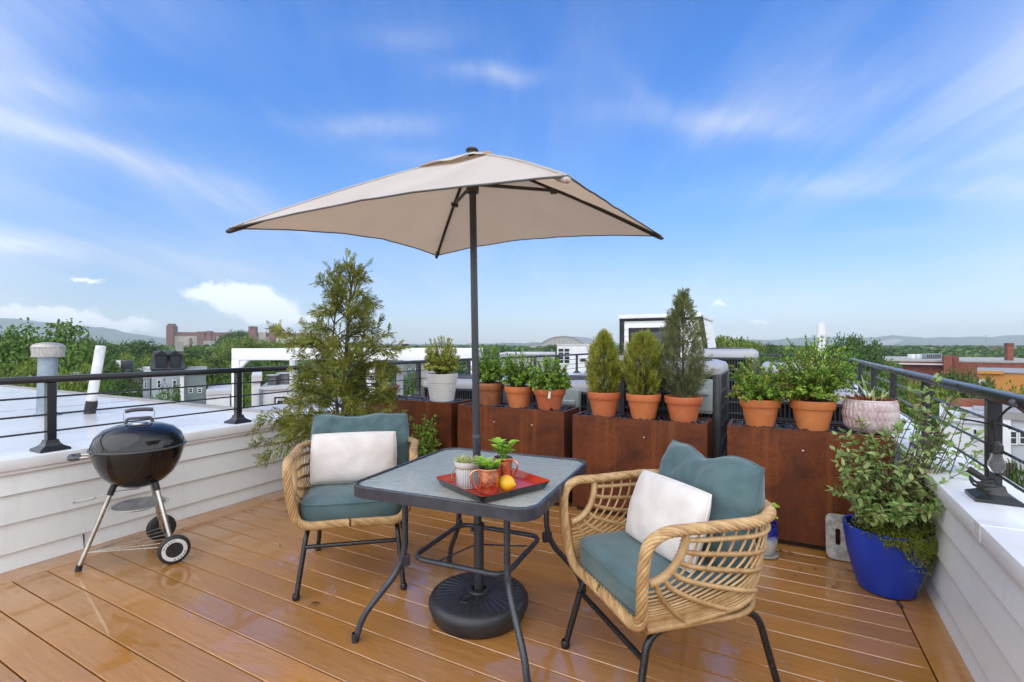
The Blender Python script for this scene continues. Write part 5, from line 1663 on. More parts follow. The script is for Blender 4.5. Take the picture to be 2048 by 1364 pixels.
# fallen leaves on the boards
for i, (px, py, L) in enumerate([(1668, 1177, .035), (1798, 1212, .06), (1786, 1243, .02), (1700, 1145, .05), (1716, 1160, .05), (1630, 1140, .03), (1600, 1139, .03), (398, 1049, .03), (574, 1023, .04), (505, 1023, .025), (630, 1210, .05), (1590, 1153, .03), (1580, 1108, .04), (1560, 1103, .04), (560, 1093, .03), (1250, 1100, .03)]):
    Yg = 971 * CAMH / (py - 692); Xg = (px - 1024) / 971 * Yg
    a = random.uniform(0, 6.3)
    V, F = leaf_geo([(-L / 2, 0, .003)], [(1, 0, .05)], [(0, 0, 1)], L, L * .38, .25, -.12)
    o = np_mesh('fallen_leaf', V, F, MAT['dead'], None, True)
    o.location = (Xg, Yg, .002); o.rotation_euler = (0, 0, a)
    tag(o, 'dark wet leaf scrap lying on the deck boards', 'fallen leaf', 'leaf scraps on the deck')

# string light on the railing by the blue pot
t = empty('string_light', W(2.9, .83, .95), 0, 'black string light cable with a hanging clear bulb on the railing', 'string light')
O = W(2.9, .83, .95)
post = W(2.87, .735 + .037 * 1.87)
pts = [at(1925, 838, 2.05), at(1950, 842, 2.02), at(1972, 846, 1.96), at(1992, 846, 1.90), at(2003, 830, 1.86), at(2020, 815, 1.80), at(2052, 800, 1.72)]
MB().tube([p - O for p in spline(pts, 6)], .0042, 6).build('cable', MAT['cable'], t, 60)
B0 = at(1990, 846, 1.90) - O
MB().tube([B0 + Vector((0, 0, .012)), B0 + Vector((0, 0, -.028))], [.013, .009], 10).build('cable_joint', MAT['cable'], t, 40)
MB().tube([B0, B0 + Vector((.004, 0, -.075))], .0035, 6).build('drop_cord', MAT['cable'], t, 60)
BS = B0 + Vector((.006, 0, -.070))
MB().lathe([(0, 0), (.009, -.001), (.013, -.010), (.020, -.016), (.021, -.046), (.019, -.048), (0, -.048)], 18, M=Matrix.Translation(BS)).build('socket', MAT['cable'], t, 40)
MB().lathe([(.016, -.0485), (.018, -.062), (.026, -.085), (.027, -.100), (.020, -.118), (.008, -.127), (0, -.128)], 20, M=Matrix.Translation(BS)).build('bulb', MAT['bulb'], t, 60)
MB().tube([BS + Vector((0, 0, -.049)), BS + Vector((0, 0, -.085))], [.009, .004], 8).build('filament_stem', MAT['whiteplate'], t, 60)
c0 = at(1968, 966, 1.88) - O
ring = [c0 + Vector((.040 * math.cos(a), .040 * math.sin(a), .012 * math.sin(3 * a + 1) + .004 * (a / 6.28))) for a in np.linspace(0, 4 * math.pi, 49)]
MB().tube(ring, .0034, 6).build('wound_cord', MAT['cable'], t, 60)
pl = at(1936, 938, 2.0) - O
MB().tube([pl, pl + Vector((.025, -.03, -.025)), pl + Vector((.05, -.06, -.055)), c0 + Vector((-.035, -.01, .0))], [.014, .013, .006, .0035], 8).build('plug', MAT['cable'], t, 50)
t = empty('bracket_arm', at(2026, 812, 1.72), 0, 'slim grey bracket bolted to the railing near the string light', 'bracket')
MB().tube([(0, 0, .012), (.03, -.06, -.05), (.06, -.12, -.10)], .0075, 8).build('arm', MAT['greyplastic'], t, 60)
MB().lathe([(0, .024), (.011, .02), (.013, .01), (.010, 0), (0, -.002)], 12).build('bolt_head', MAT['greyplastic'], t, 60)
# ------------------------------------------------------------- the city
g = MB()
n = 64
g.add([(0, 0, GZ)] + [(9000 * math.cos(2 * math.pi * k / n), 9000 * math.sin(2 * math.pi * k / n), GZ) for k in range(n)], [(0, 1 + k, 1 + (k + 1) % n) for k in range(n)])
o = g.build('ground', MAT['ground'], None, 0); tag(o, kind='structure')


def hills(name, keys, Y0, depth, seed):
    """wooded ridge: keys = (px, py) of the skyline seen at Y0"""
    kx = [k[0] for k in keys]; ky = [k[1] for k in keys]
    nx, ny = 260, 14
    def f(i, j):
        px = kx[0] + (kx[-1] - kx[0]) * i
        top = CAMH + (692 - np.interp(px, kx, ky)) / 971 * Y0 + 9 * mnoise.noise((px * .021, seed, 0)) + 5 * mnoise.noise((px * .09, seed, 1)) + 3 * mnoise.noise((px * .3, seed, 2))
        y = Y0 - depth + 2 * depth * j
        h = math.sin(math.pi * j) ** .8
        z = GZ - 2 + (top - GZ + 2) * h * (1 + .10 * mnoise.noise((px * .03, j * 6, seed)) * (1 - abs(2 * j - 1)) * (0 if .4 < j < .6 else 1))
        return ((px - 1024) / 971 * Y0 * (1 + (j - .5) * .2), y, z)
    o = MB().grid(f, nx, ny).build(name, MAT['hill'], None, 180)
    tag(o, kind='structure')


hills('hills', [(-700, 630), (-250, 628), (0, 636), (60, 640), (150, 652), (200, 655), (240, 662), (300, 672), (380, 684), (520, 688), (700, 689)], 2600, 420, 3)
hills('hills', [(1000, 690), (1250, 686), (1385, 680), (1440, 679), (1540, 680), (1600, 676), (1640, 673), (1720, 676), (1790, 671), (1850, 676), (1900, 675), (1960, 673), (2048, 670), (2300, 668), (2800, 672)], 2900, 450, 9)
hills('hills', [(620, 690), (760, 687), (900, 688), (1000, 686), (1120, 687), (1300, 689)], 2400, 300, 17)


# --------------------------------------------------------------------- trees
def tree_base(kind, seed, nl, leaf, lobes, zlo=.28, flat=1.0, airy=False):
    """unit tree: 1 m tall, about 1 m wide; returns (trunk mesh, crown mesh)"""
    r = np.random.default_rng(seed); rnd = random.Random(seed)
    cz = (1 + zlo) / 2; rz = (1 - zlo) / 2
    C = []
    st = MB()
    st.tube([(0, 0, 0), (.004, .003, zlo), (0, .004, cz)], [.030, .022, .010], 7)
    for k in range(lobes):
        d = r.normal(size=3); d /= np.linalg.norm(d)
        if airy: d[2] = abs(d[2]) * .8 + .1
        q = r.uniform(.45, 1.0) ** .6
        c = np.array([d[0] * .36 * q, d[1] * .36 * q, cz + d[2] * rz * .74 * q * flat])
        s = r.uniform(.10, .19) * (1.1 - .35 * max(0, d[2]))
        C.append((c, s))
        if k % 2 == 0 or airy:
            st.tube(spline([(0, 0, zlo * rnd.uniform(.8, 1.2)), tuple(c * np.array([.45, .45, 0]) + np.array([0, 0, (zlo + c[2]) / 2])), tuple(c)], 3), [.012, .010, .008, .006, .005, .004, .003], 5, caps=False)
    C.append((np.array([0, 0, cz]), .22))
    w = np.array([s ** 2 for _, s in C]); w /= w.sum()
    idx = r.choice(len(C), nl, p=w)
    dirs = unit(r.normal(size=(nl, 3)))
    dirs[:, 2] = np.where(r.uniform(size=nl) < .62, np.abs(dirs[:, 2]), dirs[:, 2])
    cen = np.array([C[i][0] for i in idx]); rad = np.array([C[i][1] for i in idx])
    lump = 1 + .28 * np.sin(dirs[:, 0] * 9 + idx) * np.sin(dirs[:, 1] * 8 + idx * 2) * np.cos(dirs[:, 2] * 7)
    P = cen + dirs * (rad * lump * r.uniform(.62, 1.08, nl))[:, None] * np.array([1, 1, .82 * flat])
    D = unit(dirs * .45 + r.normal(size=(nl, 3)) * .75 + np.array([0, 0, -.12]))
    Nn = unit(dirs + r.normal(size=(nl, 3)) * .45 + np.array([0, 0, .35]))
    lo, hi = np.percentile(P[:, :2], 2), np.percentile(P[:, :2], 98)
    kxy = 1.0 / (hi - lo); top = P[:, 2].max() + leaf * .5
    P = P * np.array([kxy, kxy, 1 / top])
    for i, p in enumerate(st.v): st.v[i] = (p[0] * kxy, p[1] * kxy, p[2] / top)
    an = np.array([.6, .6, 1.0])
    V, F = leaf_geo(P * an, D, Nn, r.uniform(leaf * .6, leaf * 1.35, nl) * .68, leaf * .50, .18, .1)
    V = V / an
    tr = st.build('trunk', MAT['bark'], None, 60)
    cr = np_mesh('crown', V, F, LF[kind], None, True)
    mt, mc = tr.data, cr.data
    bpy.data.objects.remove(tr); bpy.data.objects.remove(cr)
    return mt, mc, V, F


TB = {}
for kind, variants in (('tree_mid', [(1, 7600, .042, 34, .26, 1.0, False), (2, 7600, .042, 30, .22, 1.0, False), (3, 7000, .043, 26, .30, .9, False)]),
                       ('tree_dark', [(4, 8200, .040, 36, .22, 1.0, False), (5, 7600, .041, 30, .26, 1.0, False)]),
                       ('tree_light', [(6, 5600, .040, 26, .36, .72, True), (7, 7600, .040, 32, .26, .95, False)])):
    for v in variants:
        TB.setdefault(kind, []).append(tree_base(kind, v[0], v[1], v[2], v[3], v[4], v[5], v[6])[:2])


def tree(px, py, wpx, Y, kind, label=None, var=0, group=None, hz=None):
    top = at(px, py, Y)
    h = top.z - GZ; w = wpx * Y / 971
    t = empty('deciduous_tree', (top.x, top.y, GZ), random.uniform(0, 6.28), label or 'leafy green tree in the crowd of trees among the far rowhouses', 'tree', group or ('trees among the far rowhouses' if label is None else None))
    t.scale = (w * 1.04, w * 1.04, h)
    mt, mc = TB[kind][var % len(TB[kind])]
    link_mesh('trunk', mt, None, t); link_mesh('crown', mc, None, t)
    return t


T = tree
T(62, 632, 140, 44, 'tree_mid', 'tall bright maple with a ragged top beside the flue pipe cap', 0)
T(138, 633, 140, 47, 'tree_mid', 'tall maple with knobbly upper branches between the two roof pipes', 1)
T(105, 668, 150, 40, 'tree_mid', 'broad maple crown directly behind the flue pipe', 2)
T(8, 662, 60, 72, 'tree_dark', 'dark tree at the photo edge beyond the wet roof', 0)
T(-60, 655, 130, 60, 'tree_dark', 'dark tree outside the wet roof corner', 1)
T(25, 705, 95, 30, 'tree_light', 'lime tree low behind the flue pipe near the photo edge', 1)
T(140, 712, 80, 29, 'tree_light', 'lime tree low between the flue pipe and the white vent pipe', 1)
T(196, 672, 80, 85, 'tree_dark', 'dark tree just beyond the white vent pipe', 0)
T(240, 678, 85, 95, 'tree_dark', None, 1)
T(290, 676, 80, 100, 'tree_dark', None, 0)
T(272, 698, 62, 62, 'tree_light', 'yellow-green tree beside the dark slate house', 1)
T(228, 706, 95, 55, 'tree_dark', 'dark broad tree beside the slate house roof', 1)
T(250, 748, 70, 34, 'tree_dark', 'dim tree low under the railing before the slate house', 0)
T(200, 745, 60, 36, 'tree_mid', 'green tree low behind the white vent pipe', 2)
T(322, 752, 62, 27, 'tree_mid', 'fresh green tree in front of the slate house', 0)
T(360, 757, 40, 28, 'tree_mid', None, 1)
T(425, 706, 110, 42, 'tree_light', 'large olive tree beside the canopy frame post', 1)
T(395, 722, 70, 38, 'tree_light', None, 1)
T(455, 725, 80, 40, 'tree_mid', None, 2)
T(400, 684, 110, 120, 'tree_mid', 'green treetops before the long brick armoury', 0)
T(470, 657, 60, 190, 'tree_dark', 'domed tree rising before the brick armoury roof', 0)
T(480, 668, 90, 120, 'tree_light', 'yellow-green tree above the canopy frame corner', 1)
T(525, 676, 80, 130, 'tree_light', 'golden green tree above the canopy frame beam', 1)
T(575, 676, 70, 170, 'tree_mid', None, 0)
T(610, 682, 60, 150, 'tree_mid', None, 1)
T(500, 712, 90, 48, 'tree_dark', 'dark tree under the canopy frame beam', 0)
T(560, 716, 90, 46, 'tree_mid', None, 2)
T(620, 716, 90, 50, 'tree_dark', None, 1)
T(690, 714, 90, 44, 'tree_mid', None, 0)
T(520, 738, 56, 23, 'tree_light', 'yellowish tree beside the white house with rooftop units', 1)
T(760, 712, 80, 60, 'tree_dark', None, 0)
T(812, 722, 46, 34, 'tree_dark', 'blue-green tree before the green house under the canopy frame', 1)
T(840, 745, 60, 20, 'tree_light', 'bright lime tree low under the railing beside the white pot', 1)
T(785, 755, 60, 22, 'tree_light', None, 1)
T(905, 722, 50, 60, 'tree_mid', None, 1)
T(1105, 688, 40, 260, 'tree_dark', 'blue-green tree before the arched arena', 0)
T(1000, 700, 70, 110, 'tree_dark', None, 1)
T(1062, 704, 60, 90, 'tree_dark', None, 0)
T(1455, 667, 112, 62, 'tree_light', 'airy pale tree with visible forking limbs beyond the stair bulkhead', 0)
T(1420, 682, 70, 66, 'tree_light', 'lower pale tree beside the airy forked one', 1)
T(1545, 684, 56, 120, 'tree_dark', 'dark round tree beyond the thin far railing', 0)
T(1508, 694, 60, 110, 'tree_mid', None, 1)
T(1588, 690, 34, 130, 'tree_dark', None, 1)
T(1688, 661, 80, 52, 'tree_dark', 'dense dark oak standing highest beyond the boxwood', 0)
T(1728, 665, 76, 50, 'tree_dark', 'dense dark oak crown on the brick school side', 1)
T(1705, 690, 110, 46, 'tree_mid', 'wide green crown under the dense dark oak', 0)
T(1760, 712, 80, 60, 'tree_mid', None, 1)
T(1778, 692, 90, 210, 'tree_mid', None, 2)
T(1825, 690, 54, 240, 'tree_dark', 'round dark tree beyond the brick school roof', 0)
T(1880, 701, 46, 230, 'tree_dark', None, 1)
T(1920, 706, 60, 200, 'tree_mid', None, 0)
T(1990, 709, 70, 220, 'tree_dark', None, 1)
T(1790, 726, 80, 30, 'tree_mid', 'green tree against the railing before the brick school wall', 1)
T(1740, 724, 80, 32, 'tree_mid', None, 0)
T(1850, 738, 90, 28, 'tree_light', 'wide locust tree over the railing beside the brick chimney', 1)
T(1925, 728, 84, 30, 'tree_dark', 'dark tree between the brick chimney and the ochre wall', 0)
T(1955, 735, 60, 33, 'tree_dark', None, 1)
T(2035, 755, 110, 24, 'tree_light', 'lime tree before the ochre wall at the photo edge', 1)
T(1690, 750, 90, 24, 'tree_mid', None, 2)
T(1820, 800, 80, 21, 'tree_mid', None, 0)
T(1890, 800, 60, 22, 'tree_mid', None, 2)
T(2040, 905, 70, 15, 'tree_dark', 'shrubby dark tree below the railing beside the grey clapboard house', 0)
T(1996, 935, 60, 14.5, 'tree_mid', None, 1)
T(2110, 720, 120, 60, 'tree_mid', None, 0)
T(2140, 690, 150, 90, 'tree_dark', None, 0)
T(-120, 690, 130, 45, 'tree_mid', None, 1)

# far woodland: crowns beyond anyone's counting, one mesh
def woodland():
    mt, mc, V0, F0 = tree_base('tree_far', 21, 210, .17, 12, .1)
    mt2, mc2, V1, F1 = tree_base('tree_far', 22, 210, .17, 12, .1)
    vs = []; fs = []; off = 0
    Y = 125.0
    clear = [(300, 640, 455, 560), (1040, 1235, 560, 700), (1080, 1230, 60, 135), (1730, 2100, 55, 190), (1800, 2100, 330, 470)]
    while Y < 2300:
        step = 9.5 * (1 + Y / 700)
        X = -1.25 * Y
        while X < 1.3 * Y:
            x = X + rng.uniform(-.4, .4) * step; y = Y + rng.uniform(-.5, .5) * step * 1.3
            px = 1024 + 971 * x / y
            X += step
            if any(a - 30 < px < b + 30 and c < y < d for a, b, c, d in clear): continue
            if rng.uniform() < .16: continue
            big = 1 + min(1.0, Y / 1500)
            h = rng.uniform(8.5, 13.2) * (1 if Y < 400 else 1.06); w = rng.uniform(8, 12.5) * big
            V, F = (V0, F0) if rng.uniform() < .5 else (V1, F1)
            a = rng.uniform(0, 6.28); c, s = math.cos(a), math.sin(a)
            q = V * np.array([w, w, h]); q = np.stack([q[:, 0] * c - q[:, 1] * s + x, q[:, 0] * s + q[:, 1] * c + y, q[:, 2] + GZ], 1)
            vs.append(q); fs.append(F + off); off += len(V)
        Y += step * 1.25
    o = np_mesh('woodland', np.concatenate(vs), np.concatenate(fs), LF['tree_far'], None, True)
    tag(o, 'unbroken far woodland of green treetops reaching the hills', 'woodland', kind='stuff')
woodland()


# ----------------------------------------------------------------- buildings
def box_building(name, label, cat, px0, px1, py, Y, depth, wall, roof='flatroof', wins=(), para=.25, rot=None, frame='paintwhite', zb=GZ, group=None):
    """front wall between two bearings, turned to face down the street toward the deck"""
    global LX, LZ
    a = at(px0, py, Y)
    th = math.atan(((px0 if px0 > 1024 else px1) - 1024) / 971) if rot is None else rot
    c, s = math.cos(th), math.sin(th)
    def lx(px):
        r = (px - 1024) / 971
        return (r * a.y - a.x) / (c + r * s)
    def lz(py_, px=px0): return CAMH - (py_ - 692) / 971 * (a.y - lx(px) * s) - zb
    LX, LZ = lx, lz
    w = lx(px1); H = a.z - zb
    t = empty(name, (a.x, a.y, zb), -th, label, cat, group)
    MB().box(0, w, 0, depth, 0, H).build('wall', MAT[wall], t, 0)
    MB().box(-.06 * min(3, w / 6), w + .06, -.08, depth + .06, H + .002, H + para).build('roof', MAT[roof], t, 0)
    for (x0, y0, x1, y1, *fr) in wins:
        xa, xb, za, zc = lx(x0), lx(x1), lz(y1, x0), lz(y0, x0)
        m = max(.04, (xb - xa) * .10)
        f = MB().box(xa, xb, -.06, -.002, za, zc).build('window', MAT[fr[0] if fr else frame], t, 0)
        MB().box(xa + m, xb - m, -.064, -.0605, za + m, zc - m).build('pane', MAT['pane'], f, 0)
        if (zc - za) > .8 * (xb - xa) and Y < 120:
            MB().box(xa + m, xb - m, -.068, -.0645, (za + zc) / 2 - m * .3, (za + zc) / 2 + m * .3).build('glazing_bar', MAT[fr[0] if fr else frame], f, 0)
    return t, a, w, H


# slate house with mansard and chimney
t, a, w, H = box_building('slate_house', 'rowhouse with black slate mansard roof and one grey chimney', 'house', 303, 367, 742, 33, 10, 'bluehouse', 'darktrim', [(314, 760, 322, 776), (345, 760, 353, 776)], para=.12)
zt_ = at(303, 703, 33).z - GZ
m = MB()
m.add([(-.1, -.05, H + .13), (w + .1, -.05, H + .13), (w + .1, 9, H + .13), (-.1, 9, H + .13), (.05, .55, zt_), (w - .02, .55, zt_), (w - .02, 8.6, zt_), (.05, 8.6, zt_)], [(0, 1, 5, 4), (1, 2, 6, 5), (2, 3, 7, 6), (3, 0, 4, 7), (4, 5, 6, 7)])
m.build('mansard_roof', MAT['darkshingle'], t, 0)
for px in (323, 351):
    x = LX(px)
    d = MB().box(x - .32, x + .32, -.05, .9, H + .2, H + 1.05, .02); d.add([(x - .42, -.10, H + 1.052), (x + .42, -.10, H + 1.052), (x, -.10, H + 1.38), (x - .42, 1, H + 1.052), (x + .42, 1, H + 1.052), (x, 1, H + 1.38)], [(0, 1, 2), (5, 4, 3), (0, 2, 5, 3), (1, 4, 5, 2), (0, 3, 4, 1)])
    o = d.build('dormer', MAT['darktrim'], t, 0)
    MB().box(x - .22, x + .22, -.056, -.0525, H + .3, H + .95).build('pane', MAT['pane'], o, 0)
x0 = LX(350); x1 = LX(367)
MB().box(x0, x1, 1.2, 2.0, zt_ - .3, at(0, 683, 33).z - GZ).build('chimney', MAT['concrete'], t, 0)

box_building('rowhouse', 'pale rowhouse end wall under the railing beside the slate house', 'house', 286, 300, 757, 34, 8, 'bluehouse', 'whiteroof', [(288, 764, 294, 776)])
box_building('rowhouse', 'narrow white rowhouse edge beside the grey-green house', 'house', 360, 368, 752, 31.5, 9, 'paintwhite', 'whiteroof')
box_building('rowhouse', 'grey-green rowhouse with two small white windows under the railing', 'house', 368.5, 412, 750, 32, 9, 'greyhouse', 'concrete', [(377, 776, 386, 786), (395, 776, 404, 786)])
box_building('rowhouse', 'low white rowhouse terrace beside the grey-green house', 'house', 412.5, 460, 790, 31, 6, 'paintwhite', 'whiteroof')
box_building('rowhouse', 'brick rowhouse with one white window behind the white vent pipe', 'house', 140, 176, 752, 37, 8, 'brick', 'concrete', [(143, 763, 156, 778)])
box_building('rowhouse', 'white rowhouse roofs with rooftop units behind the white vent pipe', 'house', 150, 300, 745, 52, 9, 'concrete', 'whiteroof')
for i, px in enumerate((232, 243, 254)):
    p = at(px, 745, 54)
    o = MB().box(-.4, .4, -.4, .4, .26, 1.25, .04).build('rooftop_unit', MAT['condenser'] if i != 1 else MAT['paintwhite'], None, 30)
    o.location = (p.x, p.y, at(0, 745, 52).z); tag(o, 'tiny rooftop unit on the white rowhouse roof under the trees', 'air conditioner', 'tiny rooftop units')
# white house with two rooftop condensers
t, a, w, H = box_building('white_house', 'white house with black framed windows and two rooftop condensers under the railing', 'house', 521, 640, 780, 17.5, 7, 'paintwhite', 'whiteroof', [(549, 794, 572, 830, 'darktrim'), (581, 794, 604, 830, 'darktrim')], para=.10)
for (x0, x1, y0, y1, Yd) in ((549, 553, 797, 800, 0), (553, 569, 798, 801, 0)): pass
for f in [c for c in t.children if c.name.startswith('window')]:
    bb = [Vector(q) for q in f.bound_box]; xa = min(q.x for q in bb); xb = max(q.x for q in bb); za = min(q.z for q in bb); zc = max(q.z for q in bb)
    MB().box(xa + .05, xb - .05, -.075, -.0685, za + .05, zc - .05).build('sash', MAT['paintwhite'], f, 0)
    for q in (.25, .68): MB().box(xa + .10, xb - .10, -.0795, -.0755, za + (zc - za) * q - .10, za + (zc - za) * q + .08).build('sash_pane', MAT['pane'], f, 0)
t2, *_ = box_building('white_house', 'lower white wing with a downpipe beside the white house', 'house', 503, 520.5, 765, 17.4, 6, 'paintwhite', 'whiteroof')
MB().tube([(.30, -.08, 8.2), (.30, -.08, 10.2)], .06, 10).build('downpipe', MAT['galv'], t2, 50)
def far_unit(px0, px1, py0, py1, Y, label):
    a, b_ = at(px0, py1, Y), at(px1, py0, Y); w = b_.x - a.x
    t = empty('rooftop_condenser', (a.x, Y, a.z), 0, label, 'air conditioner')
    MB().box(0, w, 0, w, .02, b_.z - a.z, .03).build('casing', MAT['condenser'], t, 30)
    b = MB()
    for k in range(8): b.box(w * (k + .4) / 8, w * (k + .6) / 8, -.02, .0, .1, b_.z - a.z - .1)
    b.build('grille', MAT['condtop'], t, 0); MB().box(-.02, w + .02, -.02, w + .02, b_.z - a.z + .001, b_.z - a.z + .05, .02).build('lid', MAT['condtop'], t, 30)
far_unit(534, 551, 752, 779, 18.4, 'smaller rooftop condenser on the white house')
far_unit(553, 576, 748, 779, 18.8, 'larger rooftop condenser with vertical bars on the white house')
box_building('rowhouse', 'dull green house behind the railing beside the white ribbed pot', 'house', 806, 842, 727, 48, 10, 'greyhouse', 'whiteroof', [(817, 736, 822, 742), (830, 736, 836, 742)])
box_building('rowhouse', 'grey house with one bright window behind the canopy frame', 'house', 842.5, 872, 724, 46, 8, 'concrete', 'whiteroof', [(850, 726, 862, 732)])

# long brick armoury on the skyline
Ya = 480
t, a, w, H = box_building('brick_armoury', 'long red brick armoury with crenellated towers on the skyline', 'armoury', 338, 640, 672, Ya, 60, 'pale_stone', 'brick_far', [], para=4.0)
LXA, LZA = LX, LZ
def bt(px0, px1, py, dy, nm, mat='brick_far', cren=False):
    x0, x1 = LXA(px0), LXA(px1); z = LZA(py, px0)
    o = MB().box(x0, x1, -dy, 12, 0, z)
    if cren:
        ww = x1 - x0
        for k in range(3): o.box(x0 + ww * (k * .38), x0 + ww * (k * .38 + .24), -dy - .3, 12.3, z + .01, z + 2.2)
    return o.build(nm, MAT[mat], t, 0)
bt(336, 349, 651, 6, 'tower', cren=False)
o = MB().lathe([(3.4, 0), (3.6, 1.2), (3.6, 1.8), (0, 1.9)], 12).build('tower_crown', MAT['brick_far'], t, 0); o.location = (LXA(342.5), 2, LZA(651, 342))
bt(498, 513, 657, 5, 'tower', cren=True); bt(539, 554, 657, 5, 'tower', cren=True)
bt(395, 410, 663, 2.5, 'gable_block'); bt(413, 423, 662, 2.6, 'gable_block'); bt(380, 384, 676, 2, 'pier'); bt(425, 432, 668, 2, 'pier')
bt(518, 532, 664, 2, 'pale_block', 'pale_stone'); bt(590, 640, 670, 3, 'pale_block', 'pale_stone')
box_building('far_house', 'pale gabled far house before the brick armoury', 'house', 407, 432, 683, 330, 12, 'concrete', 'whiteroof')
box_building('far_block', 'pale far block low before the armoury towers', 'building', 553, 600, 678, 360, 20, 'paintwhite', 'whiteroof')
box_building('far_roof', 'thin far lodge roof above the canopy frame by the white pot', 'building', 802, 818, 688, 300, 8, 'darktrim', 'concrete')

# arched arena
Yr = 640
cx_ = at(1137, 0, Yr).x
Rw = (1200 - 1075) / 971 * Yr / 2
z_s = at(0, 700, Yr).z; z_t = at(0, 672, Yr).z
t = empty('arena', (cx_ - 8, Yr, GZ), -.42, 'far arena with an arched grey roof and tall pale windows', 'arena')
prof = []
for k in range(25):
    x = -1 + 2 * k / 24
    prof.append((x * Rw * .98, (z_s - GZ) + (z_t - z_s) * (1 - abs(x) ** 2.2)))
b = MB(); dep = 95
poly = [(-Rw * .98, 0)] + prof + [(Rw * .98, 0)]
n = len(poly)
b.add([(x, 0, z - .8) if z > 1 else (x, 0, z) for x, z in poly] + [(x, dep, z - .8) if z > 1 else (x, dep, z) for x, z in poly], [tuple(range(n)), tuple(range(2 * n - 1, n - 1, -1))])
b.build('gable_wall', MAT['pale_stone'], t, 0)
b = MB()
for i in range(24):
    (xa, za), (xb, zb_) = prof[i], prof[i + 1]
    b.add([(xa, -1.2, za), (xb, -1.2, zb_), (xb, dep, zb_), (xa, dep, za), (xa, -1.2, za - 1.0), (xb, -1.2, zb_ - 1.0)], [(0, 1, 2, 3), (4, 5, 1, 0)])
b.build('arched_roof', MAT['flatroof'], t, 30)
for k in range(13):
    x = -Rw * .80 + Rw * 1.60 * k / 12
    zt2 = (z_s - GZ) + (z_t - z_s) * (1 - abs(x / (Rw * .98)) ** 2.2) - 2.6
    MB().box(x - 1.5, x + 1.5, -.6, -.1, z_s - GZ - 6, zt2).build('window', MAT['concrete'], t, 0)

# white office block
wins = [(1117 + 12 * c, 697.5 + 7.6 * r_, 1126.5 + 12 * c, 703 + 7.6 * r_, 'darktrim') for c in range(2) for r_ in range(4)]
t, a, w, H = box_building('office_block', 'white block with two columns of dark windows behind the broken pot boxwood', 'building', 1114, 1186, 691, 66, 16, 'paintwhite', 'whiteroof', wins, para=.2)
o = MB(); xq = LX(1166); zq = at(0, 723, 66).z - GZ
o.prism([(xq + .45 * math.cos(q), .45 * math.sin(q)) for q in np.linspace(0, math.pi, 12)], 0, .05, M=Matrix.Translation((0, -.06, zq)) @ Matrix.Rotation(math.pi / 2, 4, 'X') if False else Matrix.Translation((0, 0, zq)) @ Matrix.Rotation(math.pi / 2, 4, 'X'))
o.build('fan_window', MAT['pane'], t, 0)
box_building('brick_house', 'far small pale house between boxwoods and the arena', 'house', 1058, 1085, 690, 420, 12, 'concrete', 'flatroof')
box_building('brick_house', 'grey flat terrace roof behind the three boxwood pots', 'house', 1000, 1110, 709, 70, 12, 'concrete', 'whiteroof')

# brick school and chimneys
Ys = 62
t, a, w, H = box_building('brick_school', 'long red brick school with white coping and two chimneys', 'school', 1762, 2130, 722, Ys, 26, 'brick', 'concrete', [(1868, 748, 1879, 760), (1838, 748, 1846, 760)], para=.18)
LXS, LZS = LX, LZ
def sb(px0, px1, py, y0, y1, nm, mat='brick', pyb=None):
    x0, x1 = LXS(px0), LXS(px1)
    k_ = 1 + y0 / 80
    zb_ = CAMH - GZ + (LZS(pyb, px0) - CAMH + GZ) * k_ if pyb else 0
    return MB().box(x0, x1, y0, y1, zb_, CAMH - GZ + (LZS(py, px0) - CAMH + GZ) * k_).build(nm, MAT[mat], t, 0)
sb(1885, 1902, 711, -1.6, 1.0, 'chimney'); sb(1905, 1917, 713, -.5, 1.2, 'chimney')
c = sb(2030, 2043, 690, 4, 6, 'chimney'); sb(2029, 2044, 686, 3.9, 6.1, 'chimney_cap', 'brick_far', 690)
sb(1762, 1886, 717, 8, 20, 'rear_wing'); sb(1900, 2130, 720, 6, 20, 'rear_wing')
sb(1788, 1886, 726, -.9, -.1, 'white_ledge', 'whiteroof', 728.5)
sb(1762, 2140, 714.5, 19, 27, 'roof_coping', 'pale_stone', 717.5)
for i, (px, wq) in enumerate(((1824, 5), (1832, 6), (1841, 5))):
    p = at(px, 724, Ys + 4); o = MB().box(-.35, .35, -.35, .35, 0, .62, .03).build('rooftop_unit', MAT['paintwhite'], None, 30); o.location = (p.x, p.y, at(0, 722, Ys).z + .18); tag(o, 'small white rooftop unit in a row on the brick school', 'air conditioner', 'white units on the school roof')
p = at(1852, 724, Ys + 3)
t = empty('rooftop_condenser', (p.x, p.y, at(0, 722, Ys).z + .19), 0, 'long dark rooftop unit on the brick school beside the chimney', 'air conditioner')
MB().box(0, 2.1, 0, 1, .02, .70, .04).build('casing', MAT['galv'], t, 30)
b = MB()
for k in range(7): b.box(.1 + k * .28, .3 + k * .28, -.02, 0, .12, .62)
b.build('grille', MAT['condenser'], t, 0)
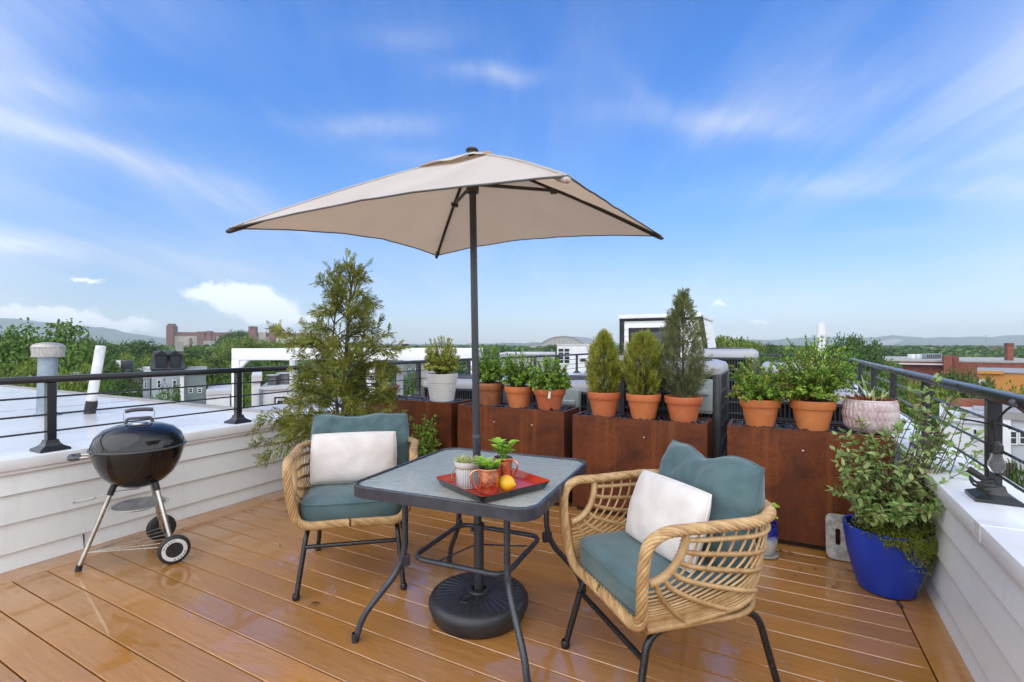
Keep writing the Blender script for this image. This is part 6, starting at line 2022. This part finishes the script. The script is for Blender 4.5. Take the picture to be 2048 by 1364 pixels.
# far flat complex beyond
Yf = 360
t, a, w, H = box_building('far_complex', 'sprawling far flat-roofed grey complex below the wooded hills', 'building', 1842, 2140, 701, Yf, 50, 'concrete', 'flatroof', [], para=1.4)
for (x0, x1, y, mat) in ((1846, 1868, 695, 'flatroof'), (1872, 1888, 692, 'concrete'), (1922, 1944, 697, 'darktrim'), (1985, 2003, 692.5, 'brick_far'), (2003, 2110, 694, 'concrete')):
    xa, xb = LX(x0), LX(x1)
    MB().box(xa, xb, -2, 12, H + .5, LZ(y, x0)).build('roof_block', MAT[mat], t, 0)
xa, xb = LX(1945), LX(2140)
MB().box(xa, xb, -4, -.5, H - 6, H - .2).build('brick_front', MAT['brick_far'], t, 0)
b = MB()
for k in range(14): b.box(xa + 4 + k * 4.6, xa + 6.4 + k * 4.6, -4.3, -4.02, H - 4.2, H - 2)
b.build('window_band', MAT['pane'], t, 0)
MB().tube([(LX(1973), 3, H), (LX(1973), 3, H + 11)], .28, 6).build('mast', MAT['condtop'], t, 0)

# ochre wall with a mural-white patch
t, a, w, H = box_building('ochre_house', 'ochre rendered house with a ragged white patch on its wall', 'house', 1956, 2140, 745, 34, 9, 'ochre', 'flatroof', [], para=.08)
xa = LX(1957); xb = LX(1972)
MB().box(xa, xb, -.03, -.003, at(0, 784, 34).z - GZ, at(0, 759, 34).z - GZ).build('white_patch', MAT['paintwhite'], t, 0)
MB().box(LX(1956), LX(2007), -.2, -.031, at(0, 747, 34).z - GZ, at(0, 741, 34).z - GZ).build('wall_coping', MAT['ochre'], t, 0)

# white roofed houses just below the railing
t, a, w, H = box_building('white_house', 'white house with flat pale roof and skylights below the railing', 'house', 1880, 2003, 842, 17.5, 6.5, 'paintwhite', 'whiteroof', [(1944, 856, 1956, 880), (1975, 856, 1990, 880)], para=.06)
sk = MB()
MB().box(.6, 1.4, 1.4, 2.2, H + .065, H + .26, .03).build('skylight', MAT['condtop'], t, 30)
MB().box(1.0, 1.9, 3.4, 4.2, H + .065, H + .26, .03).build('skylight', MAT['condtop'], t, 30)
MB().box(.2, 1.6, 5.6, 5.9, H + .07, H + .40).build('brick_upstand', MAT['brick'], t, 0)
t, a, w, H = box_building('clapboard_house', 'pale grey clapboard house with a white double window below the railing', 'house', 2004, 2110, 838, 15.5, 8, 'greyside', 'flatroof', [(2018, 860, 2036, 888), (2037, 860, 2060, 888)], para=.25)
MB().box(.02, .20, -.07, -.065, 0, H).build('corner_board', MAT['paintwhite'], t, 0)
t = empty('picket_fence', at(1985, 965, 15), 0, 'short brown picket fence below the railing beside the white house', 'fence')
for k in range(9): MB().box(k * .09, k * .09 + .05, 0, .03, 0, .6).build('picket', MAT['brown'] if 'brown' in MAT else MAT['bark'], t, 0)
MB().box(0, .8, .031, .06, .42, .5).build('fence_rail', MAT['bark'], t, 0)
# --------------------------------------------------- sky, sun, haze, camera
TINT = [(0.0, (.60, .63, .76)), (.12, (.55, .64, .80)), (.28, (.43, .72, 1.05)), (.5, (.32, .73, 1.25)), (1.0, (.5, .7, 1.1))]
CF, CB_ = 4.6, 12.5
SUN_EL, SUN_AZ = R(50), R(214)          # azimuth clockwise from +Y
wd = bpy.data.worlds.new('World'); SC.world = wd; wd.use_nodes = True
N = wd.node_tree.nodes; L = wd.node_tree.links
bg = N['Background']
tc = N.new('ShaderNodeTexCoord')
dirv = tc.outputs['Generated']
sky = N.new('ShaderNodeTexSky'); sky.sky_type = 'NISHITA'; sky.sun_disc = False
sky.sun_elevation = SUN_EL; sky.sun_rotation = SUN_AZ
sky.air_density = 1.0; sky.dust_density = .6; sky.ozone_density = 2.2


def vmath(op, a, b=None, sc=None):
    n = N.new('ShaderNodeVectorMath'); n.operation = op
    for i, x in enumerate((a, b)):
        if x is None: continue
        if hasattr(x, 'is_output'): L.new(x, n.inputs[i])
        else: n.inputs[i].default_value = x
    if sc is not None: n.inputs['Scale'].default_value = sc
    return n.outputs['Value'] if op in ('DOT_PRODUCT', 'LENGTH') else n.outputs[0]


def fmath(op, a, b=0.0, c=None, clamp=False):
    n = N.new('ShaderNodeMath'); n.operation = op; n.use_clamp = clamp
    for i, x in enumerate((a, b, c)):
        if x is None: continue
        if hasattr(x, 'is_output'): L.new(x, n.inputs[i])
        else: n.inputs[i].default_value = x
    return n.outputs[0]


def ntex(vec, scale, detail, rough, dist=0.0, color=False):
    t = N.new('ShaderNodeTexNoise'); t.inputs['Scale'].default_value = scale; t.inputs['Detail'].default_value = detail
    t.inputs['Roughness'].default_value = rough; t.inputs['Distortion'].default_value = dist
    L.new(vec, t.inputs['Vector'])
    return t.outputs['Color' if color else 'Fac']


sep = N.new('ShaderNodeSeparateXYZ'); L.new(dirv, sep.inputs[0])
dz = sep.outputs['Z']
# wind-drawn cirrus texture on a high flat layer
inv = fmath('DIVIDE', 1.0, fmath('ADD', fmath('MAXIMUM', dz, 0.0), .16))
lay = vmath('SCALE', dirv); L.new(inv, lay.node.inputs['Scale'])
mp = N.new('ShaderNodeMapping'); mp.inputs['Rotation'].default_value = (0, 0, R(-8)); mp.inputs['Scale'].default_value = (1.7, .45, 1); L.new(lay, mp.inputs['Vector'])
wisp = ntex(mp.outputs[0], 1.5, 8, .62, .7)
mp2 = N.new('ShaderNodeMapping'); mp2.inputs['Rotation'].default_value = (0, 0, R(10)); mp2.inputs['Scale'].default_value = (7.5, 1.1, 1); L.new(lay, mp2.inputs['Vector'])
fine = ntex(mp2.outputs[0], 1.3, 6, .65, .4)
warp = vmath('SCALE', vmath('SUBTRACT', ntex(dirv, 5.0, 4, .6, 0, True), (.5, .5, .5)), None, .07)
dw = vmath('ADD', dirv, warp)
puffw = vmath('ADD', dirv, vmath('SCALE', vmath('SUBTRACT', ntex(dirv, 26, 5, .62, 0, True), (.5, .5, .5)), None, .055))


def pdir(px, py):
    return Vector(((px - 1024) / 971, 1, (692 - py) / 971)).normalized()


def blob(px, py, lx, ly, ang, vec):
    """soft elliptical patch of cloud fixed in a sky direction"""
    c = pdir(px, py)
    r = Vector((1, 0, 0)); r = (r - c * r.dot(c)).normalized(); u_ = c.cross(r) * -1
    if u_.z < 0: u_ = -u_
    a = R(ang)
    e1 = r * math.cos(a) + u_ * math.sin(a); e2 = -r * math.sin(a) + u_ * math.cos(a)
    s = 971 / c.y
    q1 = vmath('DOT_PRODUCT', vec, tuple(e1 * s / lx)); q2 = vmath('DOT_PRODUCT', vec, tuple(e2 * s / ly))
    q = fmath('ADD', fmath('MULTIPLY', q1, q1), fmath('MULTIPLY', q2, q2))
    g = fmath('EXPONENT', fmath('MULTIPLY', q, -1.0))
    front = fmath('GREATER_THAN', vmath('DOT_PRODUCT', vec, tuple(c)), 0.0)
    return fmath('MULTIPLY', g, front)


def total(lst):
    acc = None
    for amp, o in lst:
        x = fmath('MULTIPLY', o, amp)
        acc = x if acc is None else fmath('ADD', acc, x)
    return acc


cir = total([(a, blob(px, py, lx, ly, an, dw)) for px, py, lx, ly, an, a in [
    (150, 280, 300, 20, -22, .62), (400, 385, 260, 24, -24, .50), (280, 330, 420, 90, -22, .28), (120, 495, 300, 22, -8, .85), (300, 535, 260, 18, -8, .55), (110, 170, 260, 30, -12, .40),
    (990, 150, 95, 18, -4, .85), (745, 250, 110, 20, 4, .85), (830, 78, 120, 26, 3, .35), (820, 310, 90, 20, 0, .3),
    (1430, 245, 190, 26, -4, .70), (1620, 205, 260, 50, 14, .36), (1850, 130, 330, 100, 14, .30), (1950, 240, 300, 70, 8, .28), (1330, 225, 90, 22, -38, .40),
    (1720, 350, 260, 26, 10, .50), (1890, 378, 260, 24, -4, .62), (1790, 470, 110, 16, 2, .4), (1330, 585, 300, 40, 2, .45), (1560, 620, 260, 60, 0, .62), (640, 490, 260, 70, 0, .25), (980, 540, 500, 60, 0, .25), (60, 30, 330, 90, 10, .25)]])
cw = N.new('ShaderNodeMapRange'); L.new(wisp, cw.inputs[0]); cw.inputs[1].default_value = .34; cw.inputs[2].default_value = .66; cw.inputs[3].default_value = .42; cw.inputs[4].default_value = 1.05
cf = N.new('ShaderNodeMapRange'); L.new(fine, cf.inputs[0]); cf.inputs[1].default_value = .3; cf.inputs[2].default_value = .7; cf.inputs[3].default_value = .60; cf.inputs[4].default_value = 1.2
cirrus = fmath('MULTIPLY', fmath('MULTIPLY', cir, cw.outputs[0]), fmath('MULTIPLY', cf.outputs[0], .42))
# a general thin veil, and bright unseen cloud added over, behind and beside as fill
veil = N.new('ShaderNodeMapRange'); L.new(wisp, veil.inputs[0]); veil.inputs[1].default_value = .46; veil.inputs[2].default_value = .80; veil.inputs[3].default_value = 0; veil.inputs[4].default_value = .12
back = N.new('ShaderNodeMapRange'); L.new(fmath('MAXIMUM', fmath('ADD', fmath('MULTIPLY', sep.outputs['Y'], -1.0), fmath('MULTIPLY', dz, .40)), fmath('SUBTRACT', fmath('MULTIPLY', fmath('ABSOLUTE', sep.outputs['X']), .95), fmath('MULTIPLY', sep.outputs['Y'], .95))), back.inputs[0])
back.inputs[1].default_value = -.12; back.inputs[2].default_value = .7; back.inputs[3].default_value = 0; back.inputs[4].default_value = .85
back_fill = fmath('MULTIPLY', back.outputs[0], fmath('ADD', .55, fmath('MULTIPLY', wisp, .8)))
pf = total([(1.0, blob(px, py, lx, ly, 0, puffw)) for px, py, lx, ly in [(475, 592, 70, 30), (535, 612, 60, 24), (440, 585, 55, 14), (580, 640, 80, 16), (20, 622, 42, 20), (140, 636, 55, 20), (255, 652, 60, 16), (90, 640, 60, 14), (172, 560, 26, 9), (1440, 608, 18, 6), (1520, 640, 20, 7)]])
puff = N.new('ShaderNodeMapRange'); puff.interpolation_type = 'SMOOTHSTEP'; L.new(pf, puff.inputs[0]); puff.inputs[1].default_value = .30; puff.inputs[2].default_value = .85; puff.inputs[3].default_value = 0; puff.inputs[4].default_value = .85
cl = fmath('ADD', fmath('ADD', cirrus, veil.outputs[0]), back_fill)
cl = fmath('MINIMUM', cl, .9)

tr_ = N.new('ShaderNodeValToRGB'); L.new(dz, tr_.inputs[0])
e_ = tr_.color_ramp.elements
while len(e_) < 5: e_.new(.5)
for el_, (p_, c_) in zip(e_, TINT): el_.position = p_; el_.color = (*c_, 1)
tint = N.new('ShaderNodeMix'); tint.data_type = 'RGBA'; tint.blend_type = 'MULTIPLY'; tint.inputs[0].default_value = 1
L.new(sky.outputs[0], tint.inputs[6]); L.new(tr_.outputs[0], tint.inputs[7])
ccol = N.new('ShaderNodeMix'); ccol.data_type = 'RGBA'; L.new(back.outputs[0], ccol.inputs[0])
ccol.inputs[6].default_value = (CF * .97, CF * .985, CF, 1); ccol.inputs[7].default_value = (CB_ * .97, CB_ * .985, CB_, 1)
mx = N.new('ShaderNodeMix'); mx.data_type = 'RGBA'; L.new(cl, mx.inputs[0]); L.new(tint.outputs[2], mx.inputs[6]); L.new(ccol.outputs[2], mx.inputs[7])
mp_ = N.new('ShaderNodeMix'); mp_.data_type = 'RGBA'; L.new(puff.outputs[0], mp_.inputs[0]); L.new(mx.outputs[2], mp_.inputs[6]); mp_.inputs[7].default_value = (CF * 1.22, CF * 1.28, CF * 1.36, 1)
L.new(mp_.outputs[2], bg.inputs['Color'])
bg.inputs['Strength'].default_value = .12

sl = bpy.data.lights.new('sun', 'SUN'); sl.energy = .6; sl.angle = R(75); sl.color = (1, .98, .94)
so = bpy.data.objects.new('sun', sl); COL.objects.link(so)
sd_ = Vector((math.sin(SUN_AZ) * math.cos(SUN_EL), math.cos(SUN_AZ) * math.cos(SUN_EL), math.sin(SUN_EL)))
so.rotation_euler = sd_.to_track_quat('Z', 'Y').to_euler(); so.location = (0, 0, 30)

hz = MB().box(-5200, 5200, -60, 4300, GZ - 1, 175).build('haze', None, None, 0)
hm = bpy.data.materials.new('humid_air'); hm.use_nodes = True
hn = hm.node_tree.nodes; hn.remove(hn['Principled BSDF'])
pv = hn.new('ShaderNodeVolumePrincipled'); pv.inputs['Color'].default_value = (.80, .91, 1, 1); pv.inputs['Density'].default_value = .00025; pv.inputs['Anisotropy'].default_value = .0
hm.node_tree.links.new(pv.outputs[0], hn['Material Output'].inputs['Volume'])
hz.data.materials.append(hm); tag(hz, kind='stuff')

pm = MB()
pm.lathe([(0, -1), (.55, -.86), (.9, -.45), (1, 0), (.85, .5), (.5, .85), (0, 1)], 16)
po = pm.build('mist_plume', None, None, 0)
po.location = at(1772, 688, 1500); po.scale = (52, 30, 16); po.rotation_euler = (0, -.25, 0)
pmat = bpy.data.materials.new('white_mist'); pmat.use_nodes = True
pn = pmat.node_tree.nodes; pl_ = pmat.node_tree.links; pn.remove(pn['Principled BSDF'])
pv2 = pn.new('ShaderNodeVolumePrincipled'); pv2.inputs['Color'].default_value = (1, 1, 1, 1)
tco = pn.new('ShaderNodeTexCoord'); nz_ = pn.new('ShaderNodeTexNoise'); nz_.inputs['Scale'].default_value = 1.6; nz_.inputs['Detail'].default_value = 4
pl_.new(tco.outputs['Object'], nz_.inputs['Vector'])
ln_ = pn.new('ShaderNodeVectorMath'); ln_.operation = 'LENGTH'; pl_.new(tco.outputs['Object'], ln_.inputs[0])
sb_ = pn.new('ShaderNodeMath'); sb_.operation = 'SUBTRACT'; pl_.new(nz_.outputs['Fac'], sb_.inputs[0])
hl_ = pn.new('ShaderNodeMath'); hl_.operation = 'MULTIPLY'; pl_.new(ln_.outputs['Value'], hl_.inputs[0]); hl_.inputs[1].default_value = .55; pl_.new(hl_.outputs[0], sb_.inputs[1])
mu_ = pn.new('ShaderNodeMath'); mu_.operation = 'MULTIPLY'; mu_.use_clamp = True; pl_.new(sb_.outputs[0], mu_.inputs[0]); mu_.inputs[1].default_value = .12
pl_.new(mu_.outputs[0], pv2.inputs['Density']); pl_.new(pv2.outputs[0], pn['Material Output'].inputs['Volume'])
po.data.materials.append(pmat); tag(po, 'pale plume of mist rising before the wooded hills', 'mist', kind='stuff')

cam = bpy.data.cameras.new('camera'); co = bpy.data.objects.new('camera', cam); COL.objects.link(co)
cam.sensor_fit = 'HORIZONTAL'; cam.sensor_width = 36; cam.lens = 971 / 2048 * 36
cam.shift_y = 10 / 2048; cam.clip_start = .05; cam.clip_end = 20000
co.location = (0, 0, CAMH); co.rotation_euler = (math.pi / 2, 0, 0)
SC.camera = co
vs_ = SC.view_settings
vs_.view_transform = 'Standard'; vs_.look = 'None'; vs_.exposure = 0.85; vs_.gamma = 1.0; vs_.use_curve_mapping = False
SC.cycles.use_denoising = True
SC.cycles.max_bounces = 8; SC.cycles.transparent_max_bounces = 16; SC.cycles.volume_bounces = 0
SC.cycles.caustics_reflective = False; SC.cycles.caustics_refractive = False
SC.cycles.sample_clamp_indirect = 6
